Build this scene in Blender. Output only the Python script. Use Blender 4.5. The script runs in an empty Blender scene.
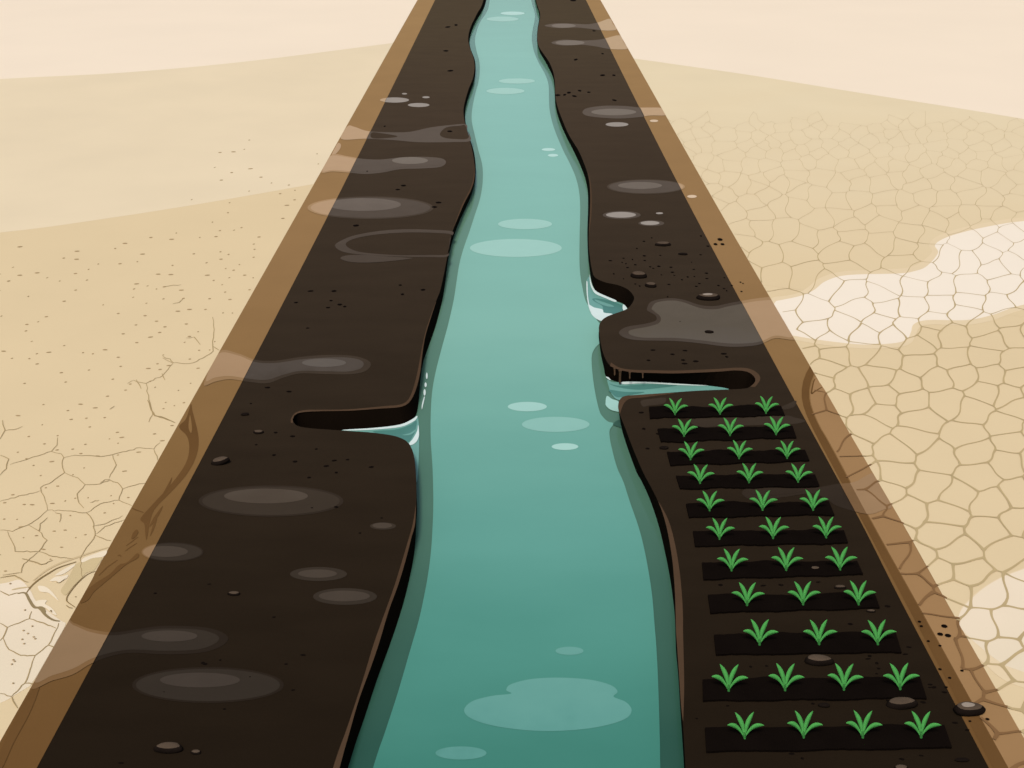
import bpy, math, random
from mathutils import Vector, geometry
random.seed(7)
S = bpy.context.scene
COL = S.collection
R = math.radians

# ------------------------------------------------------------------ camera
W, H, F = 1024, 768, 1100.0
CAM_H = 3.0
PITCH = math.atan((384 + 157) / F)
CP, SP = math.cos(PITCH), math.sin(PITCH)
cam_data = bpy.data.cameras.new('camera'); cam = bpy.data.objects.new('camera', cam_data)
COL.objects.link(cam); S.camera = cam
cam.location = (0, 0, CAM_H); cam.rotation_euler = (R(90) - PITCH, 0, 0)
cam_data.sensor_width = 36; cam_data.lens = F * 36 / 1024
cam_data.clip_start = 0.05; cam_data.clip_end = 3000

def ground(px, py, z=0.0):
    """world point of a photo pixel on the level plane z (survey of the site)"""
    u, v = (px - 512) / F, (384 - py) / F
    d = Vector((u, CP + v * SP, -SP + v * CP))
    t = (z - CAM_H) / d.z
    return Vector((d.x * t, d.y * t, z))
def mpp(px, py, z=0.0):
    p = ground(px, py, z)
    depth = p.y * CP - (z - CAM_H) * SP
    return depth / F
def sin_dep(px, py):
    p = ground(px, py); return CAM_H / math.hypot(CAM_H, math.hypot(p.x, p.y))

def Z(ox, oy, s, pts): return [(ox + x / s, oy + y / s) for x, y in pts]
def smooth(pts, closed=False, n=5):
    m = len(pts); out = []
    rng = range(m) if closed else range(m - 1)
    for i in rng:
        if closed: a, b, c, d = pts[i-1], pts[i], pts[(i+1) % m], pts[(i+2) % m]
        else: a, b, c, d = pts[max(i-1, 0)], pts[i], pts[i+1], pts[min(i+2, m-1)]
        for k in range(n):
            t = k / n
            out.append(tuple(0.5 * ((2*b[j]) + (-a[j]+c[j])*t + (2*a[j]-5*b[j]+4*c[j]-d[j])*t*t + (-a[j]+3*b[j]-3*c[j]+d[j])*t**3) for j in (0, 1)))
    if not closed: out.append(tuple(pts[-1]))
    return out
def ell(cx, cy, rx, ry, n=40, tilt=0.0, wob=0.0, seed=0):
    r = random.Random(seed); ph = r.random() * 6
    o = []
    for k in range(n):
        a = 2 * math.pi * k / n
        w = 1 + wob * math.sin(3 * a + ph)
        o.append((cx + rx * w * math.cos(a), cy + ry * w * math.sin(a) + tilt * math.cos(a)))
    return o
def resample(pts, n):
    L = [0]
    for a, b in zip(pts, pts[1:]): L.append(L[-1] + math.hypot(b[0]-a[0], b[1]-a[1]))
    out = []; j = 0
    for k in range(n):
        t = L[-1] * k / (n - 1)
        while j < len(L) - 2 and L[j+1] < t: j += 1
        f = (t - L[j]) / max(L[j+1] - L[j], 1e-9); f = min(max(f, 0), 1)
        out.append(tuple(pts[j][i] + (pts[j+1][i] - pts[j][i]) * f for i in range(len(pts[0]))))
    return out

def xat(line, y):
    for a, b in zip(line, line[1:]):
        if a[1] <= y <= b[1]: return a[0] + (b[0] - a[0]) * (y - a[1]) / (b[1] - a[1])
    return line[-1][0]
# ------------------------------------------------------------------ materials
def lin(c): return tuple((x/255/12.92 if x/255 <= .04045 else ((x/255+.055)/1.055)**2.4) for x in c)
KL = 1.1
def mat(name, rgb, rough=.9, spec=.02, var=.05, scale=6.0, transl=0, bump=0.0, stretch=(1, 1, 1), ior=1.45, fine=0.0, along=None):
    m = bpy.data.materials.new(name); m.use_nodes = True
    nt = m.node_tree; b = nt.nodes['Principled BSDF']
    base = tuple(c / KL for c in lin(rgb))
    b.inputs['Roughness'].default_value = rough
    b.inputs['Specular IOR Level'].default_value = spec
    b.inputs['IOR'].default_value = ior
    geo = nt.nodes.new('ShaderNodeNewGeometry')
    mp = nt.nodes.new('ShaderNodeMapping'); mp.inputs['Scale'].default_value = stretch
    nt.links.new(geo.outputs['Position'], mp.inputs['Vector'])
    nz = nt.nodes.new('ShaderNodeTexNoise'); nz.inputs['Scale'].default_value = scale
    nz.inputs['Detail'].default_value = 5
    nt.links.new(mp.outputs['Vector'], nz.inputs['Vector'])
    rmp = nt.nodes.new('ShaderNodeValToRGB')
    e = rmp.color_ramp.elements
    e[0].position, e[1].position = .3, .7
    e[0].color = tuple(min(c * (1 - var), 1) for c in base) + (1,)
    e[1].color = tuple(min(c * (1 + var), 1) for c in base) + (1,)
    nt.links.new(nz.outputs['Fac'], rmp.inputs['Fac'])
    nt.links.new(rmp.outputs['Color'], b.inputs['Base Color'])
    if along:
        # base colour graded from far to near along the canal: stops of (metres from the camera foot, colour)
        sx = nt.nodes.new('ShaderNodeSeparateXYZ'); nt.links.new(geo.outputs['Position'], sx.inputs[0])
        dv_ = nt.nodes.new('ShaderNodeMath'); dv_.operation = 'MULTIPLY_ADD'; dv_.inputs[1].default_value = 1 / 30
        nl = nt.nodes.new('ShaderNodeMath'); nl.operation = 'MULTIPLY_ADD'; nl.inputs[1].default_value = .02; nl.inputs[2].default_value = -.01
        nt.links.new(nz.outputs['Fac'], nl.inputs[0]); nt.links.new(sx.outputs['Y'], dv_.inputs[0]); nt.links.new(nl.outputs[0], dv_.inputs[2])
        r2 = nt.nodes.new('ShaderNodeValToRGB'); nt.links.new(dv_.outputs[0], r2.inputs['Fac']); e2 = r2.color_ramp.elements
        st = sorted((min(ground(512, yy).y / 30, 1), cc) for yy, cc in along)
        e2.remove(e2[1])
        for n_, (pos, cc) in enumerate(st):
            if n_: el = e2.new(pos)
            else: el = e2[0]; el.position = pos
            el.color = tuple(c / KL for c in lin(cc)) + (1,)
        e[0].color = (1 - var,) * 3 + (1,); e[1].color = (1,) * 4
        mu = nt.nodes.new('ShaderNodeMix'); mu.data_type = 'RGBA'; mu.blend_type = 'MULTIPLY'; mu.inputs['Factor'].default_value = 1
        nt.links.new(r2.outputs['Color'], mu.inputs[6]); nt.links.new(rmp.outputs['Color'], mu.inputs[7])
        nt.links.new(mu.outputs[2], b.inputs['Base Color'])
    if bump:
        n2 = nt.nodes.new('ShaderNodeTexNoise'); n2.inputs['Scale'].default_value = fine or scale * 6
        n2.inputs['Detail'].default_value = 4
        nt.links.new(mp.outputs['Vector'], n2.inputs['Vector'])
        bp = nt.nodes.new('ShaderNodeBump'); bp.inputs['Strength'].default_value = bump
        bp.inputs['Distance'].default_value = .01
        nt.links.new(n2.outputs['Fac'], bp.inputs['Height']); nt.links.new(bp.outputs['Normal'], b.inputs['Normal'])
    if transl:
        tr = nt.nodes.new('ShaderNodeBsdfTranslucent'); tr.inputs['Color'].default_value = base + (1,)
        mx = nt.nodes.new('ShaderNodeMixShader'); mx.inputs['Fac'].default_value = transl
        out = nt.nodes['Material Output']
        nt.links.new(b.outputs[0], mx.inputs[1]); nt.links.new(tr.outputs[0], mx.inputs[2]); nt.links.new(mx.outputs[0], out.inputs['Surface'])
    return m
SAND, PALE = (222, 201, 160), (228, 212, 176)
M = dict(
    sand=mat('sand', (222, 201, 160), spec=.03, var=.015, scale=1.3, bump=.05, fine=60),
    pale_sand=mat('pale_sand', (230, 213, 179), spec=.03, var=.025, scale=.8, bump=.05, fine=60),
    far_sand=mat('far_sand', (242, 226, 201), spec=.03, var=.015, scale=.4, bump=.03, fine=60),
    salt=mat('salt', (245, 232, 211), spec=.02, along=[(300, (244, 232, 211)), (480, (241, 226, 202)), (610, (235, 219, 191)), (660, (231, 216, 187))], var=.02, scale=2, bump=.04, fine=60),
    salt_edge=mat('salt_edge', (228, 208, 170), var=.02, scale=2),
    crack=mat('crack', (188, 167, 124), var=.06, scale=8),
    dark_crack=mat('dark_crack', (168, 146, 104), var=.08, scale=8),
    grit_sand=mat('grit_sand', (168, 143, 104), var=.1),
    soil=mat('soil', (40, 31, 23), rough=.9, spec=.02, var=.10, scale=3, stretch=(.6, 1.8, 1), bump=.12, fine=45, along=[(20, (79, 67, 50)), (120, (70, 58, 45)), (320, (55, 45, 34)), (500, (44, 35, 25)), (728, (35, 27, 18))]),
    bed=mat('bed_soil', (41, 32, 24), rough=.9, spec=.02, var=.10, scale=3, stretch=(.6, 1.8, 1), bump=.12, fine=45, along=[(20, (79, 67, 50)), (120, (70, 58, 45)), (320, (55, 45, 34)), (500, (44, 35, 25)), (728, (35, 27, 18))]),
    rim=mat('dry_rim', (80, 62, 46), var=.08),
    wall=mat('wet_soil_wall', (19, 13, 8), var=.1, spec=.01),  # bank faces, near-black base colour
    mud=mat('ditch_mud', (17, 12, 9), var=.1, spec=.01),
    row=mat('row_soil', (17, 12, 9), var=.12, spec=.01, scale=9, bump=.15, fine=50),
    clay=mat('clay', (140, 107, 66), spec=.03, along=[(20, (160, 128, 85)), (270, (148, 116, 76)), (450, (133, 102, 62)), (728, (110, 80, 45))], var=.06, scale=2, bump=.06, fine=60),
    clay_dark=mat('clay_dark', (104, 75, 42), spec=.03, var=.06, scale=3),
    clay_pale=mat('clay_pale', (157, 123, 83), spec=.03, var=.04, scale=2),
    clay_crack=mat('clay_crack', (130, 98, 64), var=.06, scale=6),
    grit=mat('grit', (17, 12, 9), var=.1),
    stone=mat('stone', (26, 20, 16), var=.15, scale=20, rough=.8, spec=.02, bump=.2, fine=80),  # body kept dark as the shaded sides under the lit top
    stone_top=mat('stone_top', (84, 71, 58), var=.12, scale=25, rough=.8, spec=.03, bump=.2, fine=80),  # sunlit top painted as a lighter colour
    stone_glint=mat('stone_polish', (150, 138, 124), var=.05, scale=25, rough=.7, spec=.05),  # bright highlight painted on the stone top
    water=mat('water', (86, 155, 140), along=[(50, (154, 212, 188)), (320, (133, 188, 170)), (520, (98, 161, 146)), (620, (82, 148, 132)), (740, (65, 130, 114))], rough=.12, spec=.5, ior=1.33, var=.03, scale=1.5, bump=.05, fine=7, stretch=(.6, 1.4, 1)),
    shallow=mat('shallow_water', (62, 103, 92), along=[(40, (108, 156, 132)), (220, (103, 144, 120)), (480, (80, 120, 101)), (722, (46, 87, 73))], rough=.12, spec=.5, ior=1.33, var=.04, scale=1.5, bump=.05, fine=7),  # bank shade and reflection painted as darker water
    shallow_dark=mat('silted_water', (60, 96, 84)),  # where two bank shades overlap, painted darker still
    run=mat('running_water', (112, 165, 153), rough=.15, spec=.4, ior=1.33, var=.04, scale=8),
    run_dark=mat('running_water_deep', (80, 132, 122), rough=.15, spec=.4, ior=1.33, var=.05, scale=8),
    white=mat('white_water', (212, 230, 225), rough=.4, var=.02),
    leaf=mat('leaf', (98, 192, 98), rough=.7, spec=.05, var=.06, scale=40, transl=.4),
    stem=mat('stem', (60, 135, 62), rough=.6, spec=.2, var=.06, scale=40, transl=.3),
    film1=mat('silt_ring', (60, 51, 41), spec=.05, var=.05, along=[(25, (92, 80, 66)), (160, (80, 69, 57)), (365, (65, 55, 44)), (500, (51, 42, 33)), (685, (41, 33, 25))]),  # puddle tones: silty water with its sky sheen painted in
    film2=mat('silt_pool', (60, 51, 41), spec=.05, var=.05, along=[(25, (102, 91, 79)), (160, (94, 84, 74)), (320, (70, 60, 50)), (365, (82, 74, 66)), (400, (66, 57, 47)), (500, (60, 51, 41)), (685, (52, 45, 37))]),
    film3=mat('silt_sheen', (60, 51, 41), spec=.05, var=.05, along=[(25, (126, 116, 104)), (160, (120, 111, 100)), (205, (107, 97, 87)), (325, (91, 83, 71)), (362, (98, 91, 83)), (500, (78, 68, 57)), (685, (66, 58, 50))]),  # inner highlight of a puddle painted as paler colour
    film_hi=mat('clear_pool', (152, 144, 134), spec=.05, var=.05),  # small bright pools, sky sheen painted into the colour
    berm_ring=mat('border_silt_edge', (152, 122, 85), along=[(160, (176, 145, 108)), (205, (170, 139, 102)), (330, (158, 128, 92)), (365, (152, 122, 86)), (500, (146, 115, 78)), (660, (127, 97, 63))]),
    berm_film=mat('border_silt', (172, 142, 108), spec=.05, var=.03, along=[(25, (190, 164, 130)), (160, (186, 156, 122)), (330, (172, 142, 108)), (500, (156, 126, 92)), (660, (143, 116, 85))]),  # film over the border, its sky sheen painted in too
    damp_film=mat('damp_silt', (120, 92, 62)),
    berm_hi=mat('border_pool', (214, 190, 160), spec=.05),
    foam=mat('foam', (158, 203, 190), spec=.2, var=.02, along=[(19, (168, 208, 196)), (85, (165, 207, 194)), (248, (158, 203, 190)), (424, (137, 188, 175))]),  # cloud reflections on the canal painted as pale colour
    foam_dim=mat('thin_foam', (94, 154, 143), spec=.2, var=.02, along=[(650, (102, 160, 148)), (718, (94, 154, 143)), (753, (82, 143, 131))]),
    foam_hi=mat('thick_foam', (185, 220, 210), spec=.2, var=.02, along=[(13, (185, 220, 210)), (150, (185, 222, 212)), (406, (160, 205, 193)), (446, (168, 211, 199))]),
)

# ------------------------------------------------------------------ object helpers
def mk(name, verts, faces, m, parent=None, origin=None):
    verts = [Vector(v) for v in verts]
    if origin is None:
        xs, ys, zs = [v.x for v in verts], [v.y for v in verts], [v.z for v in verts]
        origin = Vector(((min(xs)+max(xs))/2, (min(ys)+max(ys))/2, min(zs)))
    origin = Vector(origin)
    me = bpy.data.meshes.new(name)
    me.from_pydata([v - origin for v in verts], [], faces)
    me.update()
    ob = bpy.data.objects.new(name, me); COL.objects.link(ob)
    for mm in (m if isinstance(m, list) else [m]): me.materials.append(mm)
    if parent is not None:
        ob.parent = parent; ob.location = origin - Vector(abs_loc(parent))
    else: ob.location = origin
    return ob
def abs_loc(o):
    p = Vector(o.location)
    while o.parent: o = o.parent; p += Vector(o.location)
    return p
def tag(o, label, cat, group=None):
    o['label'] = label; o['category'] = cat
    if group: o['group'] = group
    return o
def kind(o, k='structure'): o['kind'] = k; return o
def sheet_data(loops, z, thick=0.0, base=0):
    """flat polygon (with holes) given in pixels, laid at height z, optional real thickness below"""
    pts = [[ground(x, y, z) for x, y in lp] for lp in loops]
    return slab_data(pts, thick, base)
def slab_data(pts, thick=0.0, base=0):
    flat = [p for lp in pts for p in lp]
    tris = geometry.tessellate_polygon([[Vector((p.x, p.y, 0)) for p in lp] for lp in pts])
    faces = []
    for t in tris:
        a, b, c = (flat[i] for i in t)
        n = (b - a).cross(c - a)
        if abs(n.z) < 1e-12: continue
        faces.append(tuple(i + base for i in (t if n.z > 0 else t[::-1])))
    verts = list(flat)
    if thick:
        nb = len(flat)
        verts += [p - Vector((0, 0, thick)) for p in flat]
        off = 0
        for lp in pts:
            k = len(lp)
            for i in range(k):
                j = (i + 1) % k
                faces.append((base+off+i, base+off+j, base+off+j+nb, base+off+i+nb))
            off += k
    return verts, faces
def sheet(name, loops, z, m, parent=None, thick=0.0):
    if loops and isinstance(loops[0][0], (int, float)): loops = [loops]
    v, f = sheet_data(loops, z, thick)
    return mk(name, v, f, m, parent)
def ribbon(pts, z, wpx, taper=True):
    """thin level band along pixel polyline, width in metres following wpx pixels at that spot"""
    n = len(pts); L, Rr = [], []
    for i, (x, y) in enumerate(pts):
        a, b = pts[max(i-1, 0)], pts[min(i+1, n-1)]
        A, B, P = ground(*a, z), ground(*b, z), ground(x, y, z)
        t = (B - A); t.normalize(); nn = Vector((-t.y, t.x, 0))
        w = wpx * mpp(x, y) * .5
        if taper: w *= .35 + .65 * math.sin(math.pi * min(max(.08 + .84 * i / (n - 1), 0), 1))
        L.append(P + nn * w); Rr.append(P - nn * w)
    return L, Rr
class MB:
    def __init__(s): s.v = []; s.f = []
    def strip(s, L, Rr):
        b = len(s.v); n = len(L); s.v += L + Rr
        for i in range(n - 1): s.f.append((b+i, b+n+i, b+n+i+1, b+i+1))
    def poly(s, pts):
        v, f = slab_data([pts], 0, len(s.v)); s.v += v; s.f += f
    def mound(s, c, rx, ry, h, rot=0, n=8):
        b = len(s.v)
        for k in range(n):
            a = 2*math.pi*k/n; x, y = rx*math.cos(a), ry*math.sin(a)
            s.v.append(c + Vector((x*math.cos(rot)-y*math.sin(rot), x*math.sin(rot)+y*math.cos(rot), 0)))
        s.v.append(c + Vector((0, 0, h)))
        for k in range(n): s.f.append((b+k, b+(k+1) % n, b+n))
    def build(s, name, m, parent=None): return mk(name, s.v, s.f, m, parent)

# ------------------------------------------------------------------ surveyed outlines (pixels)
D = 0.09                                    # depth from soil to water
def ext_far(p, y=-112):                     # carry a traced line on toward the vanishing point
    f = (y + 157) / (p[1] + 157); return (510 + (p[0] - 510) * f, y)
L_OUT = [(417.5, 0), (309.5, 192), (192, 400), (102, 560), (85, 592), (-15, 768), (-75, 874)]
L_IN = [(435, 0), (340, 192), (232.5, 400), (148, 560), (131, 592), (36.6, 768), (-20, 874)]
R_IN = [(586, 0), (682.5, 192), (783.7, 380), (816.5, 440), (862, 524), (904.6, 608), (989, 768), (1045, 874)]
R_OUT = [(600.5, 0), (705, 185), (754, 270), (795, 340), (853, 440), (903, 524), (950, 608), (1041, 768), (1101, 874)]
def ext_near(p, y=1080):
    f = (y + 157) / (p[1] + 157); return (510 + (p[0] - 510) * f, y)
for _l in (L_OUT, L_IN, R_IN, R_OUT): _l.append(ext_near(_l[-1]))
L_OUT, L_IN, R_IN, R_OUT = [[ext_far(p[0])] + p for p in (L_OUT, L_IN, R_IN, R_OUT)]

l_edge_top = [(483.4,0),(477,13.7),(471.2,25.4),(468.7,34),(468.3,41),(470.3,48.8),(473.6,58.6),(474.6,67.4),(473,78),(469,88),(465.4,99.6),(463.5,109.4),(464.2,119),(467.3,131),(472.2,150),(474.6,166),(474.4,178),(471,190),(463.5,204.7),(454.5,226),(450,239.8),(447.8,253.5),(444.5,271),(440.3,290),(436.5,300),(431.8,314),(427,330),(424,343),(422,357),(419.5,376),(415,392),(409,402.5),(400,407),(380,408.5),(350,410.5),(320,411),(302,412),(295,414.5),(292.6,418.5)]
l_notch_low = [(292.6,418.5),(293.5,422),(298,426),(310,428.2),(330,429.7),(350,431),(370,432.4),(390,435),(400,437.7),(407.5,442),(412.3,450),(415,462),(416.2,480),(416.4,500)]
l_edge_low = [(416,512),(415,525),(411.8,536),(406.5,557),(398.5,584),(388.6,611),(380,640),(372,664),(358.8,700),(349,734),(339.5,768),(312,874)]
l_wall_top = [(486.5,0),(482,12),(475,23.5),(470.9,35),(469.6,42),(471,49.8),(474.8,59.6),(475.7,68.4),(474.8,78),(471.3,90),(467.3,101.5),(465.2,113),(466,125),(469.3,137.7),(473.6,150),(475.7,164),(475.4,179.3),(471.6,195),(464.8,210.5),(457.8,226),(451.9,243.8),(448.4,259.4),(446.3,275),(443,298),(437,323),(430.3,343),(423.6,362),(420.8,378),(419.5,392),(417.8,411),(413.7,419),(406,423.2),(400,425),(375,428),(342,430.5),(320,430),(300,430),(294,429)]
l_wall_low = [(417,505),(417,512),(416.3,525),(414.7,552),(411,574),(404.2,603),(396.2,629),(388.8,650),(377,682),(364.5,720),(351,760),(317,874)]
l_shal = [(489.8,0),(486.9,11.7),(480,22.5),(476,34),(475,42),(476.7,51.7),(479.5,62.5),(479.6,74.2),(478,84),(474.8,95.7),(472.2,109.4),(471.8,121),(474.2,132.8),(478.3,150),(482.4,166),(482.6,183),(480,198.8),(475,214.5),(469.3,232),(463.8,247.7),(459.5,263.3),(456.6,281),(453.7,300),(447.9,325.5),(441,350.8),(435.2,374),(431.9,394),(430.7,417),(430.8,440),(432.5,467),(433.2,490),(433.3,505),(432.8,522),(431.2,548.8),(428.4,572),(424.5,594),(418.6,621),(410.2,650),(397.7,693),(385,732),(373,768),(343,874)]
r_edge_up = [(536,0),(539.6,11.7),(540,18),(538.3,27),(537.3,37),(538.6,46),(543.5,53.7),(549.4,62.5),(553.3,72.3),(554.9,82),(555.2,93.8),(557.2,105.5),(562,119),(569,135),(578.2,150),(583.6,162),(587.5,173.4),(589.6,185),(590.2,198.8),(589.8,214.5),(588.9,228),(588.7,243.8),(590,258),(592,270),(594,276),(598.3,279.5),(606.5,282.6),(618.8,285.3),(628.4,289.8),(633.6,296),(633.8,300),(631,305),(627,308.8),(620,311.8),(610.6,315),(603.8,318.5),(599.9,323.3),(598.8,328.8),(599.7,336),(601,345),(603.8,355),(607.9,363),(612.5,367),(620,370),(634,372.3),(655.7,373),(677.7,373.3),(716.7,371.7),(736,370.4),(748,372),(754.6,377.3),(755,382),(750,386.8),(744,388.6),(726.5,389.5),(697,390.7),(668,392.8),(638.6,394.8),(625,396),(620.3,399),(618.3,404),(619,412),(625.2,428),(633.2,449),(643,472),(651.5,488),(657,499),(663,514),(667.9,533),(671.8,556),(674,577.7),(675.3,601),(676,630),(677,645),(679,674),(681,704.8),(683.2,728),(685.5,768),(692,874)]
r_wall = [(535,0),(538.6,11.7),(539.2,18.6),(537.5,29),(537,41),(539.6,51.8),(545.5,62.5),(551,73.2),(553.9,82),(554.8,95.7),(555.6,107.4),(560,123),(567,138.7),(572.8,150),(579.6,164.7),(584.5,177.3),(587.5,191),(587.9,208.6),(587.2,234),(588,255.5),(589.4,270),(591.2,281),(593.5,287.8),(597,293.2),(606.5,297.3),(616,301.4),(622.9,304.2),(627,312),(612,323),(601,327),(598.5,334),(599.5,345),(601,356),(603.8,368.4),(605.4,376.6),(611,380),(621,382.5),(644.5,382),(677.7,383.8),(707,385.8),(726.5,389.5),(748,392),(752,394),(744,396),(720,397),(690,398),(650,401),(630,403),(621,405),(618,409),(619,413),(622,430.3),(627.9,449.8),(636.6,473.3),(641.5,482),(649.3,499),(658,525),(664,550),(668.9,573.8),(672.2,595),(674.8,618),(675.6,640),(676.2,655),(678.4,678),(680.2,708),(683.2,755),(684,768),(690,874)]
r_shal1 = [(531.2,0),(534,9.8),(535,17.6),(532.8,29.3),(531.8,39),(533.8,50.8),(538.6,62.5),(544.5,73.2),(548.4,84),(549,97.7),(549.8,111.3),(554.3,129),(563,150),(569.9,163.7),(575.7,177.3),(579,191),(580.2,208.6),(579.6,237.9),(579.5,262),(580.6,277),(582.5,288),(585.3,300),(588.7,306)]
r_shal2 = [(600,343),(594.2,349.3),(591.6,358),(592.7,375.6),(595.6,395),(599.5,411),(603,417),(608,421.5),(613.5,423.5),(610,429.5),(609.5,435),(611.3,446),(617,467.4),(623.5,482),(629.8,501.5),(638.6,527),(644.5,550),(649.3,575.7),(652.3,597),(654.3,621),(656.5,649),(658,678),(659,706.7),(660,745),(660.3,768),(663,874)]
for _l in (l_edge_low, l_wall_low, l_shal, r_edge_up, r_wall, r_shal2): _l.append(ext_near(_l[-1]))
def far_ext(line, tail=True):
    a = ext_far(line[0], -40); b = ext_far(line[0], -112); return [b, a] + line

# ------------------------------------------------------------------ ground, sand layers
def wline(px, z): return [ground(x, y, z) for x, y in px]
lo, ro = wline(smooth(L_OUT), 0), wline(smooth(R_OUT), 0)
outer = [Vector((-700, 3, 0)), Vector((-700, 900, 0)), Vector((700, 900, 0)), Vector((700, 3, 0))]
near_l, near_r = Vector((lo[-1].x, -6, 0)), Vector((ro[-1].x, -6, 0))
outer = [Vector((-700, -6, 0)), Vector((-700, 900, 0)), Vector((700, 900, 0)), Vector((700, -6, 0))]
U = outer + [near_r] + ro[::-1] + lo + [near_l]
v, f = slab_data([U], .25)
kind(mk('ground', v, f, M['sand']))
# paler, older sand laps over the ground in two broad tongues on each side
lside = lambda y0, y1: [p for p in smooth(L_OUT, n=12) if y0 <= p[1] <= y1]
rside = lambda y0, y1: [p for p in smooth(R_OUT, n=12) if y0 <= p[1] <= y1]
pale_l_edge = smooth([(-420, 262), (-200, 250), (0, 232.5), (102.5, 219), (205, 203), (313.5, 184)])
sheet('pale_sand', pale_l_edge + lside(-60, 183.5)[::-1] + [(-420, -60)], .0005, M['pale_sand'], thick=.0004)
far_l_edge = smooth([(-420, 112), (-200, 92), (0, 79), (123, 72.6), (246, 61.5), (392.5, 43)])
far_l = far_l_edge + lside(-90, 42.8)[::-1] + [(-420, -90)]
sheet('far_sand', far_l, .001, M['far_sand'], thick=.0004)
pale_r_edge = smooth([(659, 105), (720, 140), (800, 150), (880, 172), (960, 178), (1024, 190), (1240, 220), (1500, 240)])
far_r_edge = smooth([(633.7, 58.5), (680, 65), (756, 76), (854.7, 92), (1024, 119), (1250, 160), (1500, 205)])
sheet('far_sand', far_r_edge + [(1500, -90)] + rside(-90, 58.2), .001, M['far_sand'], thick=.0004)
for o in COL.objects:
    if o.name.startswith(('pale_sand', 'far_sand')): kind(o)
# the right-hand pale tongue thins out gradually, so it is drifted sand with a broken, feathered edge
def feather(name, rgb_a, rgb_b):
    m = mat(name, rgb_a, var=.02, scale=.8, bump=.05, fine=60)
    nt = m.node_tree; b = nt.nodes['Principled BSDF']
    at = nt.nodes.new('ShaderNodeAttribute'); at.attribute_name = 'drift'
    nz = nt.nodes.new('ShaderNodeTexNoise'); nz.inputs['Scale'].default_value = .9; nz.inputs['Detail'].default_value = 4
    geo = nt.nodes.new('ShaderNodeNewGeometry'); nt.links.new(geo.outputs['Position'], nz.inputs['Vector'])
    ad = nt.nodes.new('ShaderNodeMath'); ad.operation = 'ADD'
    mu = nt.nodes.new('ShaderNodeMath'); mu.operation = 'MULTIPLY_ADD'; mu.inputs[1].default_value = .5; mu.inputs[2].default_value = -.25
    nt.links.new(nz.outputs['Fac'], mu.inputs[0]); nt.links.new(mu.outputs[0], ad.inputs[0]); nt.links.new(at.outputs['Fac'], ad.inputs[1])
    mr = nt.nodes.new('ShaderNodeClamp'); nt.links.new(ad.outputs[0], mr.inputs['Value'])
    old = b.inputs['Base Color'].links[0].from_socket
    mx = nt.nodes.new('ShaderNodeMix'); mx.data_type = 'RGBA'
    nt.links.new(mr.outputs[0], mx.inputs['Factor']); nt.links.new(old, mx.inputs[7])
    mx.inputs[6].default_value = tuple(c / KL for c in lin(rgb_b)) + (1,)
    nt.links.new(mx.outputs[2], b.inputs['Base Color'])
    return m
rows = 14
gv, gf, dv = [], [], []
for i in range(rows + 1):
    t = i / rows; y = 45 + (285 - 45) * t
    xr = xat(smooth(R_OUT, n=12), y)
    for k in range(9):
        s = k / 8; gv.append(ground(xr + .2 + (1500 - xr) * s, y + 90 * s * t, .0005)); dv.append(1 - max(0, (t - .15) / .85))
for i in range(rows):
    for k in range(8):
        a = i * 9 + k; gf.append((a, a + 9, a + 10, a + 1))
o = kind(mk('pale_sand', gv, gf, feather('drifted_sand', PALE, SAND)))
at = o.data.attributes.new('drift', 'FLOAT', 'POINT'); at.data.foreach_set('value', dv)

# salt crusts
sA = smooth([(1200,205),(1100,214),(1024,221),(995.8,225),(965.5,231.5),(945,238),(935,245),(938,253),(927,266),(915,271),(898,273.5),(848,275),(826,281),(814,290),(800,296),(776,301)]) + \
     [p for p in rside(302, 334)] + smooth([(792.5,335.5),(824.5,340.6),(863,344.5),(895,343),(907,339),(911,332),(914,324),(928,320),(966,320),(992,315),(1024,304.5),(1100,290),(1200,285)])
sA2 = smooth([(1200,201),(1100,210),(1024,217),(990,222),(957,229),(936,237),(929,245),(932,252),(920,263),(905,268),(880,269.5),(842,271.5),(820,278),(807,288),(795,294),(774,297)]) + \
     [p for p in rside(298, 338)] + smooth([(795,340),(824.5,345),(863,348.5),(898,347),(911,343),(916,334),(920,327),(932,324.5),(966,325),(994,320),(1024,309.5),(1100,296),(1200,290)])
sheet('salt_crust', sA2, .001, M['salt_edge'], thick=.0004); sheet('salt_crust', sA, .0015, M['salt'], thick=.0004)
sB = smooth([(1250,520),(1120,540),(1060,556),(1024,569),(1003.5,576.7),(986,586.6),(972.8,597.5),(962,609),(958,622),(966,634),(984,650),(1003,664),(1024,672),(1080,690),(1250,700)])
sB2 = smooth([(1250,520),(1120,540),(1060,555),(1024,568),(1003.5,575.7),(986,585.6),(972,596.5),(961,609),(958,626),(968,648),(985,664),(1004,680),(1030,690),(1080,708),(1250,720)])
sheet('salt_crust', sB2, .001, M['salt_edge'], thick=.0004); sheet('salt_crust', sB, .0015, M['salt'], thick=.0004)
sC = smooth([(-180,570),(-80,580),(-20,585),(5,583),(20,580),(30,590),(36,601),(48,611),(60,620),(66,623)]) + [(p[0]-.5, p[1]) for p in lside(626, 682)] + smooth([(30,686),(18,693),(0,703),(-40,714),(-180,720)])
sheet('salt_crust', sC, .0015, M['salt'], thick=.0014)
for o in COL.objects:
    if o.name.startswith('salt_crust'): kind(o)

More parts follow.
